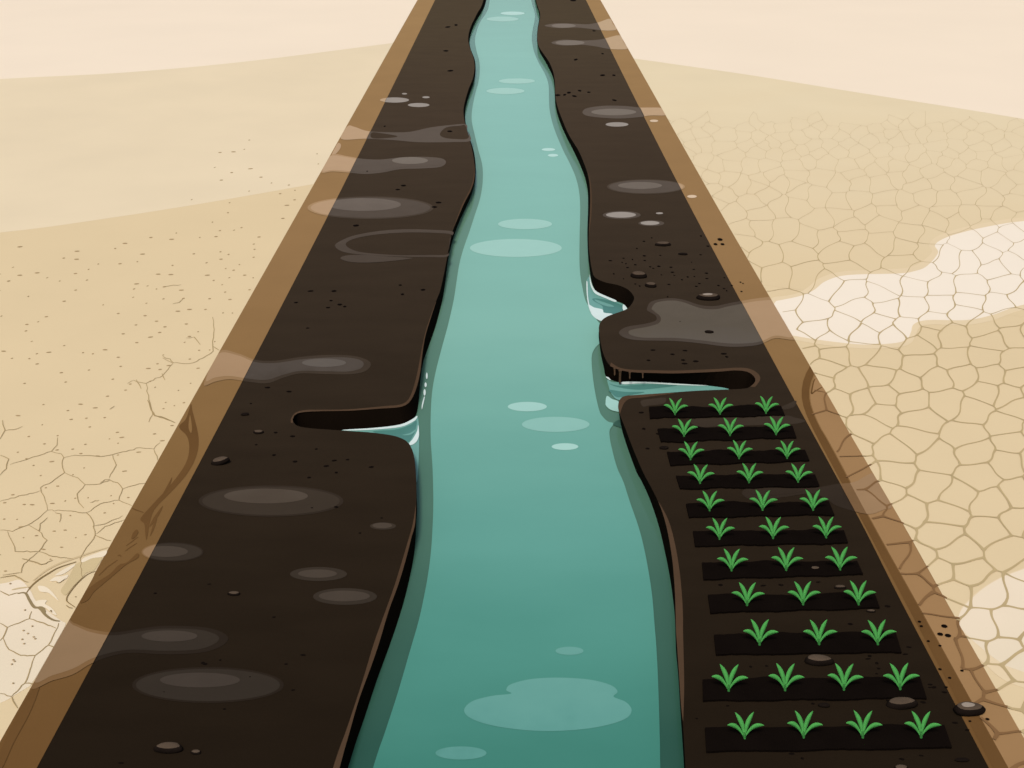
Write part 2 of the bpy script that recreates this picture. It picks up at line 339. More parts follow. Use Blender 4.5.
# ------------------------------------------------------------------ canal: floor, water, banks
ll, rr = smooth(L_IN), smooth(R_IN)
floor = [(x, y) for x, y in ll] + [(x, y) for x, y in rr[::-1]]
fl = [ground(x, y, 0) for x, y in floor]
for p in fl: p.z = -D - .012
near = [Vector((fl[len(rr)].x, -6, -D-.012)), Vector((fl[len(ll)-1].x, -6, -D-.012))]
v, f = slab_data([fl[:len(ll)] + near[::-1] + fl[len(ll):]])
kind(mk('ditch_floor', v, f, M['mud']))
def soil(name, top_loop_px, m, near_pts):
    top = [ground(x, y, 0) for x, y in top_loop_px]
    v, f = slab_data([top]); return kind(mk(name, v, f, m))
edgeL = smooth(far_ext(l_edge_top)) + smooth(l_notch_low, n=5)[1:] + smooth(l_edge_low)
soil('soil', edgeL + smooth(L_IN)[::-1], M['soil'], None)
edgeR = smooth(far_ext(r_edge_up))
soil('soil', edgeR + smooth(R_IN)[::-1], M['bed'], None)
def wall(name, top_px, bot_px, n):
    a = resample([tuple(ground(x, y, 0)) for x, y in top_px], n); b = resample([tuple(ground(x, y, -D-.01)) for x, y in bot_px], n)
    mb = MB(); mb.strip([Vector(p) for p in a], [Vector(p) for p in b]); return kind(mb.build(name, M['wall']))
def paired(name, top, bot):
    """bank face whose foot is the point of the foot line nearest each lip point (monotone)"""
    T = [ground(x, y, 0) for x, y in top]; B = [ground(x, y, -D-.01) for x, y in bot]
    mb = MB(); n, m_ = len(T), len(B); mb.v = T + B; i = j = 0
    while i < n - 1 or j < m_ - 1:
        di = (T[i+1] - B[j]).length if i < n - 1 else 1e9
        dj = (T[i] - B[j+1]).length if j < m_ - 1 else 1e9
        if di <= dj: mb.f.append((i, n + j, i + 1)); i += 1
        else: mb.f.append((i, n + j, n + j + 1)); j += 1
    return kind(mb.build(name, M['wall']))
paired('bank_face', smooth(far_ext(l_edge_top)), smooth(far_ext(l_wall_top)))
paired('bank_face', smooth(l_notch_low + l_edge_low), smooth([(294,429)] + [(299,434),(330,437.5),(370,440),(395,444),(404,449),(410,458),(414,473),(416,490)] + l_wall_low))
paired('bank_face', edgeR, smooth(far_ext(r_wall)))

zw = -D
# water: sheet coloured as the banks' shade over the whole channel width, open water a hair above it
wl = smooth(far_ext(l_wall_top))
chan = smooth(far_ext(l_wall_top[:-1])) + [(296, 432), (330, 440), (380, 446), (405, 458), (412, 480)] + smooth(l_wall_low)
shal = [(x - (2 if y > 440 else .4), y) for x, y in chan]
rw = [(x + .6, y) for x, y in smooth(far_ext(r_wall))]
shal_poly = shal + rw[::-1]
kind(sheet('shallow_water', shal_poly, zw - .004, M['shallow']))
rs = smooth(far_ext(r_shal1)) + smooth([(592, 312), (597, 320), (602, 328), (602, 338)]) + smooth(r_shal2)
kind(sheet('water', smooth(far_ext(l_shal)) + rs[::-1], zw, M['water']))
# overlap of two painted bank shades by the planted bank: a second, darker tongue
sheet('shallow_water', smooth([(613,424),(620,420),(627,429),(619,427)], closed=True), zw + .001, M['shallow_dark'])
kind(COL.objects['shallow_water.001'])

# dry lip along the bank edges
def lip(outer_px, inner_px, z=.0012):
    a = resample(smooth(outer_px), 60); b = resample(smooth(inner_px), 60)
    mb = MB(); mb.strip([ground(x, y, z) for x, y in a], [ground(x, y, z) for x, y in b]); return kind(mb.build('dry_rim', M['rim']))
lip([(474.6,164),(474.4,178),(471,190),(463.5,204.7),(454.5,226)], [(474.4,164),(473.4,178),(469.6,190),(462,204.7),(454.2,226)])
lip([(436,302),(427,330),(424,343),(422,357),(419.5,376),(415,392),(409,402.5),(400,407),(380,408.6),(350,410.7),(320,411.2),(302,412.3),(295.3,414.6),(292.8,418.5),(293,423)],
    [(435.6,302),(426,330),(421.5,350),(417.5,372),(413,389),(408,400),(400,404.6),(385,406),(350,409.2),(320,409.7),(305,410),(295.5,412.6),(291,418.5),(290.8,423)])
lip([(416,505),(415,525),(411.8,536),(406.5,557),(398.5,584),(388.6,611),(380,640),(372,664),(358.8,700),(349,734),(339.5,768),(312,874)],
    [(415.8,505),(413,523),(408,541),(400,568),(392.3,592),(382.5,619),(373,646),(362.5,681),(347,728),(333,768),(303,874)])
lip([(588.2,173),(589.8,185),(590.4,198.8),(590,214.5),(589.2,232)], [(588.8,173),(591,185),(591.8,198.8),(591.4,214.5),(589.4,232)])
lip([(610,366),(620,370),(634,372.3),(655.7,373),(677.7,373.3),(716.7,371.7),(736,370.4),(748,372),(754.6,377.3),(755,382),(750,386.8)],
    [(611,362.5),(620,367.8),(634,369.8),(656,370.3),(678,370.5),(716,369),(736,367.7),(749,368.6),(758,373.5),(760.3,379.5),(755,387)])
lip([(668,392.8),(638.6,394.8),(625,396),(620.3,399),(618.3,404),(619,412)], [(676,393.2),(645,397.2),(631,398.5),(625,402),(621.8,408),(620,414)])
lip([(658.5,502),(663,514),(667.9,533),(671.8,556),(674,577.7),(675.3,601),(676,630),(677,645),(679,674),(681,704.8),(682.8,720)],
    [(658.8,502),(667.9,519),(673.8,538.6),(678.6,564),(681.6,591),(683,616.7),(683,630),(683.6,654),(684.2,685),(683.6,710),(683.2,721)])

# ------------------------------------------------------------------ clay borders
def border(name, a, b, label):
    top = [ground(x, y, .0015) for x, y in smooth(a)] + [ground(x, y, .0015) for x, y in smooth(b)[::-1]]
    v, f = slab_data([top], .02)
    return tag(mk(name, v, f, M['clay']), label, 'border')
bl = border('clay_border', L_OUT, L_IN, 'straight tan clay border between the bare dark soil and the sandy side with few cracks')
br = border('clay_border', R_OUT, R_IN, 'straight tan clay border next to the planted rows and the wide cracked mud')
# gully marks washed into the left border
q = lambda pts: Z(0, 400, 4, pts)
zb = .0025
sheet('gully', smooth(q([(764,15),(770,45),(782,90),(794,150),(788,215),(752,290),(690,362),(625,428),(604,470),(594,520),(586,560),(581,535),(577,495),(562,474),(608,420),(690,330),(742,255),(757,195),(748,145),(716,108),(742,78),(756,40)]), closed=True, n=4), zb + .0002 * 1, M['clay_dark'], bl)
sheet('gully', smooth(q([(760,60),(768,110),(764,132),(754,108)]), closed=True), zb + .001, M['clay'], bl)
sheet('gully', smooth(q([(598,505),(615,470),(650,424),(640,452),(612,495)]), closed=True), zb + .0002 * 2, M['clay_dark'], bl)
sheet('gully', smooth(q([(600,545),(612,500),(628,470),(618,510)]), closed=True), zb + .0002 * 3, M['clay_dark'], bl)
sheet('gully', smooth(q([(640,395),(665,350),(688,308),(676,348)]), closed=True), zb + .0002 * 4, M['clay_dark'], bl)
sheet('gully', smooth(q([(526,556),(530,535),(545,518),(553,528),(542,548)]), closed=True), zb + .0002 * 5, M['clay_dark'], bl)
for a in ([(505,583),(525,568),(552,548)], [(500,605),(520,590),(548,572)], [(528,432),(545,440),(575,450)], [(395,702),(430,668),(470,640)], [(470,624),(478,620),(484,626)]):
    L, Rr = ribbon(smooth(q(a)), zb, 1.6); mb = MB(); mb.strip(L, Rr); mb.build('gully', M['clay_dark'], bl)
sheet('gully', smooth(q([(330,790),(348,760),(385,730),(440,695),(475,660),(510,648),(548,613),(553,630),(505,658),(455,700),(410,738),(375,768),(352,800),(322,812)]), closed=True, n=4), zb + .0002 * 6, M['clay_dark'], bl)
sheet('gully', smooth([(-4,765),(6,738),(22,705),(42,676),(32,708),(14,742),(2,768)], closed=True), zb + .0002 * 7, M['clay_dark'], bl)
# damp inner strip + paler outer strip with an arched head on the right border
dark_in = [(810,366),(804,378),(801.5,393),(804,408),(812,427),(823.5,449),(866,528),(909,609),(993.5,768),(1049,874)]
pale_in = [(814,374),(810.5,383),(809,394),(811,407),(819,426),(830.5,446),(876,531),(919.5,609),(1007.5,768),(1066,874)]
def strip_between(name, a, b, z, m, par):
    A, B = resample(smooth(a), 70), resample(smooth(b), 70)
    mb = MB(); mb.strip([ground(*p, z) for p in A], [ground(*p, z) for p in B]); return mb.build(name, m, par)
strip_between('damp_strip', dark_in, pale_in, zb, M['clay_dark'], br)
r_out_low = [(816,378),(826,392),(853,439),(902.5,523.5),(949.5,607.5),(1040.5,767),(1100.5,873)]
sheet('dry_strip', smooth([(815,376.5),(811.5,385),(810.2,394),(812,407),(820,426),(831.5,446),(877,531),(920.5,609),(1008.5,768),(1067,874)]) + smooth(r_out_low)[::-1], zb, M['clay_pale'], br)
L, Rr = ribbon(smooth(Z(760,280,3.879,[(214,382),(208,394),(203,415),(200,440),(212,432),(240,415)])), .0045, 1.5); mb = MB(); mb.strip(L, Rr); mb.build('gully', M['clay_dark'], br)

# ------------------------------------------------------------------ cracked mud on the right
cells = []
cells += Z(760,280,3.879,[(270,15),(345,45),(500,20),(600,25),(470,55),(90,100),(190,125),(390,115),(490,110),(590,105),(700,30),(820,30),(700,90),(810,80),(950,20),(930,90),(1010,60),(210,195),(330,185),(460,165),(410,215),(520,215),(110,150),(160,240),(270,240),(570,190),(680,165),(790,130),(660,215),(745,215),(870,180),(960,150),(980,210),(900,235),(610,250),(740,250),(280,290),(400,275),(480,310),(620,330),(750,310),(880,300),(985,320),(390,310),(250,340),(460,370),(560,400),(780,370),(690,385),(900,365),(1000,370),(350,400),(180,290),(300,470),(400,470),(480,450),(590,470),(720,470),(870,440),(830,500),(960,450),(1000,500),(470,515),(620,540),(420,570),(590,620),(820,540),(960,560),(800,610),(980,630),(350,650),(530,660),(690,690),(820,660)])
cells += Z(800,440,4.571,[(290,50),(450,60),(640,75),(800,50),(960,30),(950,100),(240,120),(430,155),(590,215),(820,165),(1000,150),(380,235),(330,250),(720,255),(880,290),(1000,250),(490,330),(660,340),(870,420),(1000,370),(420,430),(640,430),(720,510),(960,510),(530,540),(760,610),(640,610),(700,690),(860,690),(1000,690),(460,560)])
cells += Z(660,560,2.813,[(880,60),(980,180),(905,190),(1010,60),(850,120),(880,260),(960,260),(1010,300),(940,330),(980,380),(830,230),(840,300),(950,440),(890,370),(990,470),(970,540),(1020,580),(920,480)])
cells += Z(760,280,3.879,[(225,400),(215,470),(260,500),(245,555),(290,560),(290,620),(330,660),(340,720),(380,740)])
cells += Z(800,440,4.571,[(165,10),(220,40),(200,110),(260,90),(300,170),(240,170),(330,240),(300,290),(390,380),(355,420),(430,430),(480,540),(430,520),(500,600),(560,640),(520,690)])
cells += Z(660,560,2.813,[(760,60),(790,130),(780,190),(830,215),(800,270),(870,300),(850,360),(900,420),(880,480),(930,480),(960,560),(990,560)])
rnd = random.Random(3)
y = 118.0
while y < 282:                                       # far plates
    step = 8.2 + (y - 118) * .055; x = 640 + rnd.random() * 26
    while x < 1330:
        if y < 272 or x < 800:
            cells.append((x + rnd.uniform(-.42, .42) * step * 1.75, y + rnd.uniform(-.45, .45) * step))
        x += step * 1.75
    y += step
y = 215.0
while y < 900:                                       # plates beyond the frame's edge
    step = 12 + (y - 215) * .055; x = 1034 + rnd.random() * 12
    while x < 1340:
        cells.append((x + rnd.uniform(-.3, .3) * step * 1.8, y + rnd.uniform(-.33, .33) * step)); x += step * 1.8
    y += step
for k in range(26): cells.append((960 + rnd.random() * 260, 690 + rnd.random() * 200))
C = []
AY = 1.38                                    # plates are a little longer across the view than along it
for c in cells:
    v_ = Vector((c[0], c[1] * AY, 0)); lim = 7.5 + (c[1] - 110) * .034
    if all((v_ - w).length > lim for w in C): C.append(v_)
edges = {}
def vor(C, reach=9):
    grid = []
    for i, p in enumerate(C):
        rad = 1e9
        near_ = sorted(range(len(C)), key=lambda j: (C[j] - p).length_squared)[1:18]
        dmax = (C[near_[6]] - p).length * 2.2
        poly = [Vector((p.x - dmax, p.y - dmax)), Vector((p.x + dmax, p.y - dmax)), Vector((p.x + dmax, p.y + dmax)), Vector((p.x - dmax, p.y + dmax))]
        ids = [None] * 4
        for j in near_:
            qn = C[j]; mid = (p.xy + qn.xy) / 2; n = (qn.xy - p.xy)
            np_, ni = [], []
            for a in range(len(poly)):
                A, B = poly[a], poly[(a+1) % len(poly)]
                da, db = (A - mid).dot(n), (B - mid).dot(n)
                if da <= 0:
                    np_.append(A); ni.append(ids[a] if db <= 0 else ids[a])
                    if db > 0: np_.append(A + (B - A) * (da / (da - db))); ni.append(j)
                elif db <= 0:
                    np_.append(A + (B - A) * (da / (da - db))); ni.append(ids[a])
            poly, ids = np_, ni
        for a in range(len(poly)):
            j = ids[a]
            if j is not None and i < j: edges[(i, j)] = (poly[a], poly[(a+1) % len(poly)])
vor(C)
def proj(p):
    d = Vector((p.x, p.y, p.z - CAM_H)); zc = d.y * CP - d.z * SP; yc = d.y * SP + d.z * CP
    return 512 + F * d.x / zc, 384 - F * yc / zc
mud, mud_far = MB(), MB(); bermc = MB()
jr = random.Random(11)
jit = {}
def J(p):
    k = (round(p.x, 3), round(p.y, 3)); return p
for (i, j), (A, B) in edges.items():
    if (B - A).length > 160 or min(A.y, B.y) < 100 * AY or max(A.y, B.y) > 960 * AY: continue
    A, B = ground(A.x, A.y / AY).xy, ground(B.x, B.y / AY).xy
    Lg = (B - A).length
    if Lg < .004 or Lg > 2.5: continue
    lift = jr.uniform(0, .0009)
    n = Vector((-(B - A).y, (B - A).x)); n.normalize()
    b1, b2 = jr.uniform(-.055, .055) * Lg, jr.uniform(-.035, .035) * Lg
    pts = []
    for k in range(9):
        t = k / 8; o_ = b1 * math.sin(math.pi * t) + b2 * math.sin(2 * math.pi * t)
        pts.append(A + (B - A) * t + n * o_)
    w0 = jr.uniform(.75, 1.2)
    wa, wb = jr.uniform(.9, 1.3), jr.uniform(.9, 1.3)
    L, Rr, where = [], [], []
    for k, P in enumerate(pts):
        a_, b_ = pts[max(k-1, 0)], pts[min(k+1, 8)]
        t = (b_ - a_); t.normalize(); nn = Vector((-t.y, t.x, 0))
        X, Y_ = proj(Vector((P.x, P.y, 0)))
        fade = min(max((Y_ - 95) / 260, .25), 1)
        e = abs(k / 8 - .5) * 2
        w = .0056 * w0 * fade * (1 + max(0, Y_ - 420) / 1000) * (.8 + .55 * e ** 3)
        where.append((X, Y_))
        q_ = Vector((P.x, P.y, .0062 + lift if X < xat(R_OUT, Y_) + .5 else .0018 + lift)); L.append(q_ + nn * w); Rr.append(q_ - nn * w)
    for k in range(8):
        X = (where[k][0] + where[k+1][0]) / 2; Y_ = (where[k][1] + where[k+1][1]) / 2
        if Y_ > 900 or Y_ < 112: continue
        if X > xat(R_OUT, Y_) + .5:
            (mud if Y_ > 240 else mud_far).strip(L[k:k+2], Rr[k:k+2])
        elif Y_ > 388 and X > xat(pale_in, Y_) + 1: bermc.strip(L[k:k+2], Rr[k:k+2])
kind(mud.build('mud_cracks', M['crack']), 'stuff')
M['far_crack'] = mat('far_crack', (198, 177, 137), var=.05)
kind(mud_far.build('mud_cracks', M['far_crack']), 'stuff')
bc = bermc.build('border_cracks', M['clay_crack'], br); bc['kind'] = 'stuff'

# finer hand-traced cracks on the left
hc = MB(); hk = MB()
za = lambda pts: Z(0, 230, 3.012, pts)
zl = lambda pts: Z(0, 560, 3.413, pts)
def wander(pts, seed, amp=.9):
    r = random.Random(seed); out = []
    for a, b in zip(pts, pts[1:]):
        n = max(2, int(math.hypot(b[0]-a[0], b[1]-a[1]) / 3.5))
        for k in range(n):
            t = k / n; out.append((a[0]+(b[0]-a[0])*t + (r.uniform(-amp, amp) if k else 0), a[1]+(b[1]-a[1])*t + (r.uniform(-amp, amp)*.7 if k else 0)))
    out.append(pts[-1]); return out
traced = [za(p) for p in (
    [(640,262),(645,300),(640,335),(642,365),(610,386),(570,402),(520,400),(490,385)],[(520,402),(490,438),(440,462),(402,452),(384,462)],
    [(440,462),(448,510),(460,555),(500,570),(526,580)],[(460,555),(448,578)],[(488,432),(497,452)],[(560,325),(585,322),(603,345)],[(642,350),(660,362)],[(410,450),(425,478)],[(490,380),(512,388),(524,400)],
    [(520,222),(540,218),(552,206)],[(490,172),(510,168),(545,164)],[(330,540),(345,530)])]
traced += [q(p) for p in (
    [(230,150),(228,180),(205,205),(120,232),(40,258)],[(205,205),(245,215),(255,230),(248,255),(258,290),(210,325),(162,350),(180,400),(190,440)],
    [(258,290),(310,310),(340,338),(400,335),(440,320),(470,330),(490,355),(475,400),(530,425)],[(490,355),(540,340),(585,330)],
    [(255,230),(300,220),(390,225),(450,218),(560,190),(615,195),(640,170)],[(615,195),(630,240)],[(450,218),(465,260),(437,310)],
    [(340,338),(308,375),(315,410),(335,432)],[(162,362),(90,380),(0,405)],[(190,440),(150,475),(110,500),(50,525),(0,520)],
    [(190,440),(250,442),(345,450),(370,480),(380,540),(345,590),(320,635),(330,710)],[(345,450),(400,415),(475,400)],[(380,540),(410,552),(445,562)],
    [(385,535),(420,505),(500,478)],[(370,505),(420,495),(490,462)],[(115,500),(150,520),(188,560),(155,605),(60,605),(45,560),(30,525)],[(155,605),(210,625),(290,635)],
    [(155,605),(95,655),(85,690),(10,700)],[(0,220),(35,235),(25,275),(0,300)],[(10,80),(20,120),(0,155)],[(20,122),(55,118),(90,105)],[(190,470),(160,495),(155,525)],[(220,450),(243,455),(238,488)],
    [(400,330),(420,318),(440,315)],[(360,410),(380,402),(395,400)],[(590,0),(605,40),(618,62),(660,72),(700,90)])]
traced += [zl(p) for p in (
    [(0,215),(25,230),(10,265),(0,275)],[(25,230),(75,210),(100,200),(108,175)],[(10,265),(30,305),(70,325),(120,325),(165,290),(185,250),(200,215)],
    [(120,325),(85,420),(40,465),(0,455)],[(85,420),(125,425)],[(40,465),(60,505)],[(165,290),(190,298)],[(0,105),(30,120),(70,112)],[(100,200),(150,215),(190,232)],[(0,60),(50,52),(95,75)],[(75,-5),(140,15),(180,0)])]
for i, p in enumerate(traced):
    hc.strip(*ribbon(wander(p, i), .002 + .00003 * i, 1.3 if i > 36 else .85))
kind(hc.build('mud_cracks', M['dark_crack']), 'stuff')
M['gully_olive'] = mat('gully_olive', (146, 128, 92), var=.1)
M['gully_brown'] = mat('gully_brown', (138, 115, 76), var=.1)
M['band'] = mat('old_shoreline', (206, 184, 142), var=.04)
M['dull'] = mat('dull_silt', (206, 186, 142), var=.03)
M['cream'] = mat('cream_salt', (236, 221, 192), var=.03)
zd = lambda pts: Z(0, 540, 8.533, pts)
def silt(name, pts, z, m): return kind(sheet(name, smooth(zd(pts), closed=True), z, M[m]))
silt('salt_crust', [(650,205),(760,160),(870,150),(830,220),(800,262),(740,280),(690,330),(620,400),(560,470),(520,430),(570,350),(610,270)], .0018, 'dull')
silt('salt_crust', [(690,188),(705,160),(760,135),(905,88),(885,140),(790,155),(720,185)], .0022, 'cream')
silt('salt_crust', [(425,350),(470,315),(530,308),(582,298),(565,330),(530,350),(505,366),(480,350)], .0022, 'cream')
silt('salt_crust', [(470,300),(560,240),(640,205),(620,235),(540,290)], .0021, 'cream')
silt('salt_crust', [(322,398),(350,390),(400,405),(455,455),(502,522),(470,495),(410,450),(345,440)], .0022, 'cream')
silt('salt_crust', [(295,530),(340,512),(400,515),(385,545),(440,580),(485,640),(440,625),(390,580),(310,560)], .0022, 'cream')
def band(pts, w, m, z, taper=True):
    b_ = MB(); b_.strip(*ribbon(smooth(zd(pts)), z, w, taper)); kind(b_.build('mud_cracks', M[m]), 'stuff')
band([(285,345),(400,255),(520,195),(650,150),(780,105),(925,62)], 3.2, 'band', .0019)
band([(100,425),(160,412),(250,400)], 2.6, 'band', .0024)
band([(225,452),(270,390),(340,330),(420,280),(500,235),(650,185)], 2.1, 'gully_brown', .0028)
band([(150,455),(215,452),(250,510),(290,570),(340,582),(390,640),(450,680),(510,692)], 3.0, 'gully_olive', .003)
silt('mud_hollow', [(318,575),(350,565),(380,580),(392,612),(370,625),(340,600)], .0032, 'gully_olive')
band([(815,266),(760,285),(710,320),(640,390),(580,470),(568,510),(582,532),(640,572)], 1.3, 'gully_brown', .003)
band([(565,555),(590,575),(620,580)], .9, 'gully_brown', .0031)
band([(480,360),(510,362),(560,325)], .7, 'gully_brown', .0031)
band([(640,480),(645,485),(655,482)], .9, 'gully_brown', .0031)
band([(425,610),(435,600),(442,618)], 1.2, 'gully_brown', .0031)
# ------------------------------------------------------------------ grit (far too fine to count)
g1 = MB(); rg = random.Random(5)
n = 0; placed = []
for tries in range(9000):
    if n >= 270: break
    x, y = rg.uniform(-70, 345), rg.uniform(140, 585)
    gap = xat(L_OUT, y) - x
    if gap < 4: continue
    dens = math.exp(-gap / 110) * (1 if y < 420 else .55) + (.32 if 235 < y < 560 else .0)
    if y < 235 and gap > 120: dens = 0
    if rg.random() > dens or any(abs(x - a) < 7 and abs(y - b) < 5 for a, b in placed): continue
    placed.append((x, y))
    a = rg.choice((.8, 1.1, 1.4, 1.8, 2.6)); mm = mpp(x, y)
    g1.mound(ground(x, y, .0012), a * mm, .55 * mm / max(sin_dep(x, y), .3), .0015, rg.uniform(-.3, .3)); n += 1
for x0, y0 in zl([(80,240),(95,250),(115,262),(82,285),(76,270),(45,340),(40,355),(50,345),(85,170),(35,80),(45,420),(110,225),(120,268)]):
    mm = mpp(x0, y0); g1.mound(ground(x0, y0, .005), 1.2*mm, 1.0*mm, .002)
kind(g1.build('grit', M['grit_sand']), 'stuff')
g2 = MB()
def speck(x, y, a, b, z=.001, rot=0): g2.mound(ground(x, y, z), a * mpp(x, y), b * mpp(x, y) / sin_dep(x, y), .8 * b * mpp(x, y), rot)
pts = Z(590,230,6.4,[(710,38),(755,103),(395,50),(345,72),(130,196),(215,180),(205,207),(230,215),(272,188),(290,222),(350,195),(348,165),(450,162),(650,206),(708,158),(385,235),(405,245),(440,232),(518,238),(528,270),(540,290),(457,287),(625,300),(668,297),(588,318),(745,276),(748,310),(505,348),(680,360),(290,345),(318,358),(497,427),(860,305),(822,355),(858,375),(908,355),(240,240),(152,280),(215,312),(300,118),(700,342),(875,388)])
for x, y in pts: speck(x, y, rg.uniform(.7, 2.0), rg.uniform(.5, .8))
pts = Z(440,0,5.12,[(40,138),(82,128),(30,260),(53,362),(695,305),(832,385),(890,385),(602,487),(638,485),(660,474),(688,492),(715,464),(762,472),(893,513),(50,672),(682,2)])
pts += Z(256,160,4,[(567,118),(590,102),(730,170),(713,188),(400,262),(218,524),(312,524),(160,570),(300,562),(335,578),(288,590),(355,586),(577,500),(586,537),(668,519)])
pts += Z(200,330,4,[(270,230),(356,246),(185,333),(303,410),(370,425),(296,500),(380,526),(465,476),(505,544),(537,522),(590,518),(545,570),(436,590),(685,548)])
pts += Z(560,320,4,[(372,120),(500,122),(450,137),(354,161),(543,165),(655,135),(667,147),(492,160),(498,174),(335,435),(350,514),(325,370),(390,455)])
pts += Z(660,560,2.813,[(255,300),(300,298),(430,404),(190,410),(445,62),(340,70),(290,72),(170,70),(535,180),(590,270),(610,290),(615,305),(585,278),(640,130),(700,245),(690,265),(705,390),(770,358),(800,372),(740,400),(760,350),(640,395),(865,478),(830,458),(680,560),(400,558),(370,545),(735,550)])
pts += [(560,640),(303,655),(274,617),(286,664),(293,690),(250,677),(164,692),(121,763),(312,508),(336,507),(203,663),(205,664)]
for x, y in pts:
    if xat(L_IN, y) < x < xat(R_IN, y) and not (430 < x < 590 and y > 250): speck(x, y, rg.uniform(1.6, 3.2), rg.uniform(.7, 1.1), rot=rg.uniform(-.2, .2))
for i in range(45):
    y = 20 + 740 * rg.random() ** .8
    x = rg.uniform(xat(L_IN, y), 505) if rg.random() < .6 else rg.uniform(520, xat(R_IN, y))
    ins = (x < xat([(480,0),(470,200),(415,400),(400,560),(330,768)], y) - 6 and not (395 < y < 445 and x > 285)) or (x > xat([(545,0),(592,230),(640,300),(765,380),(690,560),(690,768)], y) + 6)
    if ins: speck(x, y, rg.uniform(1, 2.2), rg.uniform(.5, .8))
for x, y, a in [(720,239.3,2.6),(715.5,244,2),(722.5,244,2),(740.5,282,1),(743,283.3,.8),(741.5,291.3,1.1),(919.5,621.5,1.8),(921.3,626,1.8),(944.4,626,3.2),(940.2,634,3),(948,635.4,3.2),(928.4,641,1.6),(940,645.5,1.6),(940,669,1.8),(962,670.5,1.8),(949.7,677.7,1.8),(946.2,687,1.6),(970,721,1.5),(987.4,719,2.2)]:
    g2.mound(ground(x, y, .006), a * mpp(x, y), a * .5 * mpp(x, y) / sin_dep(x, y), .004)
kind(g2.build('grit', M['grit']), 'stuff')

# ------------------------------------------------------------------ stones
def stone(x, y, rx, ry, label, z=0.0, gl=False, tilt=0.0, seed=0, name='stone', group='dark stones scattered on the soil', cap=True):
    r = random.Random(seed + int(x)); mm = mpp(x, y); sd = sin_dep(x, y)
    p = ground(x, y + ry * .35, z); a = rx * mm; hh = ry * mm * .95
    b = max((2 * ry * mm - hh * math.sqrt(1 - sd * sd)) / sd / 2, .35 * a)
    ph = [r.uniform(0, 6.28) for _ in range(3)]
    def ring(s, zz, n=18, dx=0, dy=0):
        o = []
        for k in range(n):
            t = 2 * math.pi * k / n
            w = 1 + .06 * math.sin(2*t+ph[0]) + .04 * math.sin(3*t+ph[1]) + .025 * math.sin(5*t+ph[2])
            X, Y = a * s * w * math.cos(t), b * s * w * math.sin(t)
            o.append(p + Vector((X + dx, Y + dy, zz + tilt * X)))
        return o
    def dome(rs):
        v, f = [], []
        n = len(rs[0])
        for rr_ in rs: v += rr_
        for i in range(len(rs) - 1):
            for k in range(n): f.append((i*n+k, i*n+(k+1) % n, (i+1)*n+(k+1) % n, (i+1)*n+k))
        f.append(tuple(range((len(rs)-1)*n, len(rs)*n))); return v, f
    v, f = dome([ring(.93, 0), ring(1, hh*.22), ring(.97, hh*.45), ring(.86, hh*.72), ring(.72, hh*.86), ring(.45, hh*.93)])
    o = mk(name, v, f, M['stone'], origin=p)
    for pl in o.data.polygons: pl.use_smooth = True
    tag(o, label, 'stone', group)
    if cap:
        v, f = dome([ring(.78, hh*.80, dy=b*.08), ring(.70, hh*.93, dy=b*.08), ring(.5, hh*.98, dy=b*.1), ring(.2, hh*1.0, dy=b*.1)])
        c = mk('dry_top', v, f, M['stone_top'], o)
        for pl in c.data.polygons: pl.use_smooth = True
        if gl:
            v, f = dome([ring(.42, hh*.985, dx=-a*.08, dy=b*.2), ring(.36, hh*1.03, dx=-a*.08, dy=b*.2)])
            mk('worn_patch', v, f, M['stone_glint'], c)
    return o
stone(220, 461, 10.3, 4.8, 'dark stone with a tilted grey top lying on bare soil below the blind furrow', tilt=.22)
stone(258.5, 432, 5.6, 2.4, 'small flat dark stone on bare soil just before the tip of the blind furrow')
stone(234, 593.5, 6.2, 2.8, 'small dark pebble alone on bare soil between the pair of puddles and the border puddle')
stone(169, 747.5, 14, 6.6, 'largest stone on the bare bank, dark with a pale flat top near the bottom edge')
stone(196, 752, 5.6, 2.8, 'little dark pebble lying just beside the largest stone on the bare bank')
stone(638.6, 275, 8.6, 4.2, 'rounded brown stone on the soil right above the curved inlet')
stone(650.8, 285, 5.6, 3.4, 'small blocky stone just below the rounded brown stone above the curved inlet')
stone(708.7, 297, 11.6, 4.4, 'oval stone with a bright shiny top at the edge of the large grey puddle', gl=True)
stone(663, 244, 8.4, 2.8, 'long low dark stone on the soil near the three black specks on the tan border')
stone(818.5, 660, 14.5, 6.6, 'dark domed stone lying between the third and second planting rows from the front')
stone(901, 703, 15.2, 7, 'dark slant topped stone at the end of the second planting row from the front', tilt=.12)
stone(968.8, 708.5, 17, 7.6, 'big pale topped stone lying across the edge of the tan border', z=.006, gl=True)
stone(815, 568.5, 5.4, 2.6, 'tiny dark pebble lying in the fifth planting row from the front')
stone(840, 587, 6, 2.6, 'small dark pebble near the end of the fourth planting row from the front')
stone(871, 611, 4.6, 2, 'tiny flat pebble below the end of the fourth planting row from the front')
stone(900.8, 768, 7.5, 4, 'stone half cut by the bottom edge in front of the nearest planting row')
for x, y, a, b, lb in ((683,253.8,4.6,1.5,'thin flat dark clod on soil right of the long low stone'),(709,331.7,4.6,1.9,'single black clod lying in the large grey puddle'),(824,704.8,6.2,2.6,'flat black clod between the two front planting rows'),(962,759.5,7,2.2,'flat black clod at the bottom edge beside the tan border'),(245,414,4,1.8,'slanted black clod on bare soil beside the tan border near the furrow tip'),(664,447.5,5,2,'flat black clod on the planted bank close to the canal wall')):
    stone(x, y, a, b, lb, cap=False, name='soil_clod', group='flat black clods on the soil', z=.003)

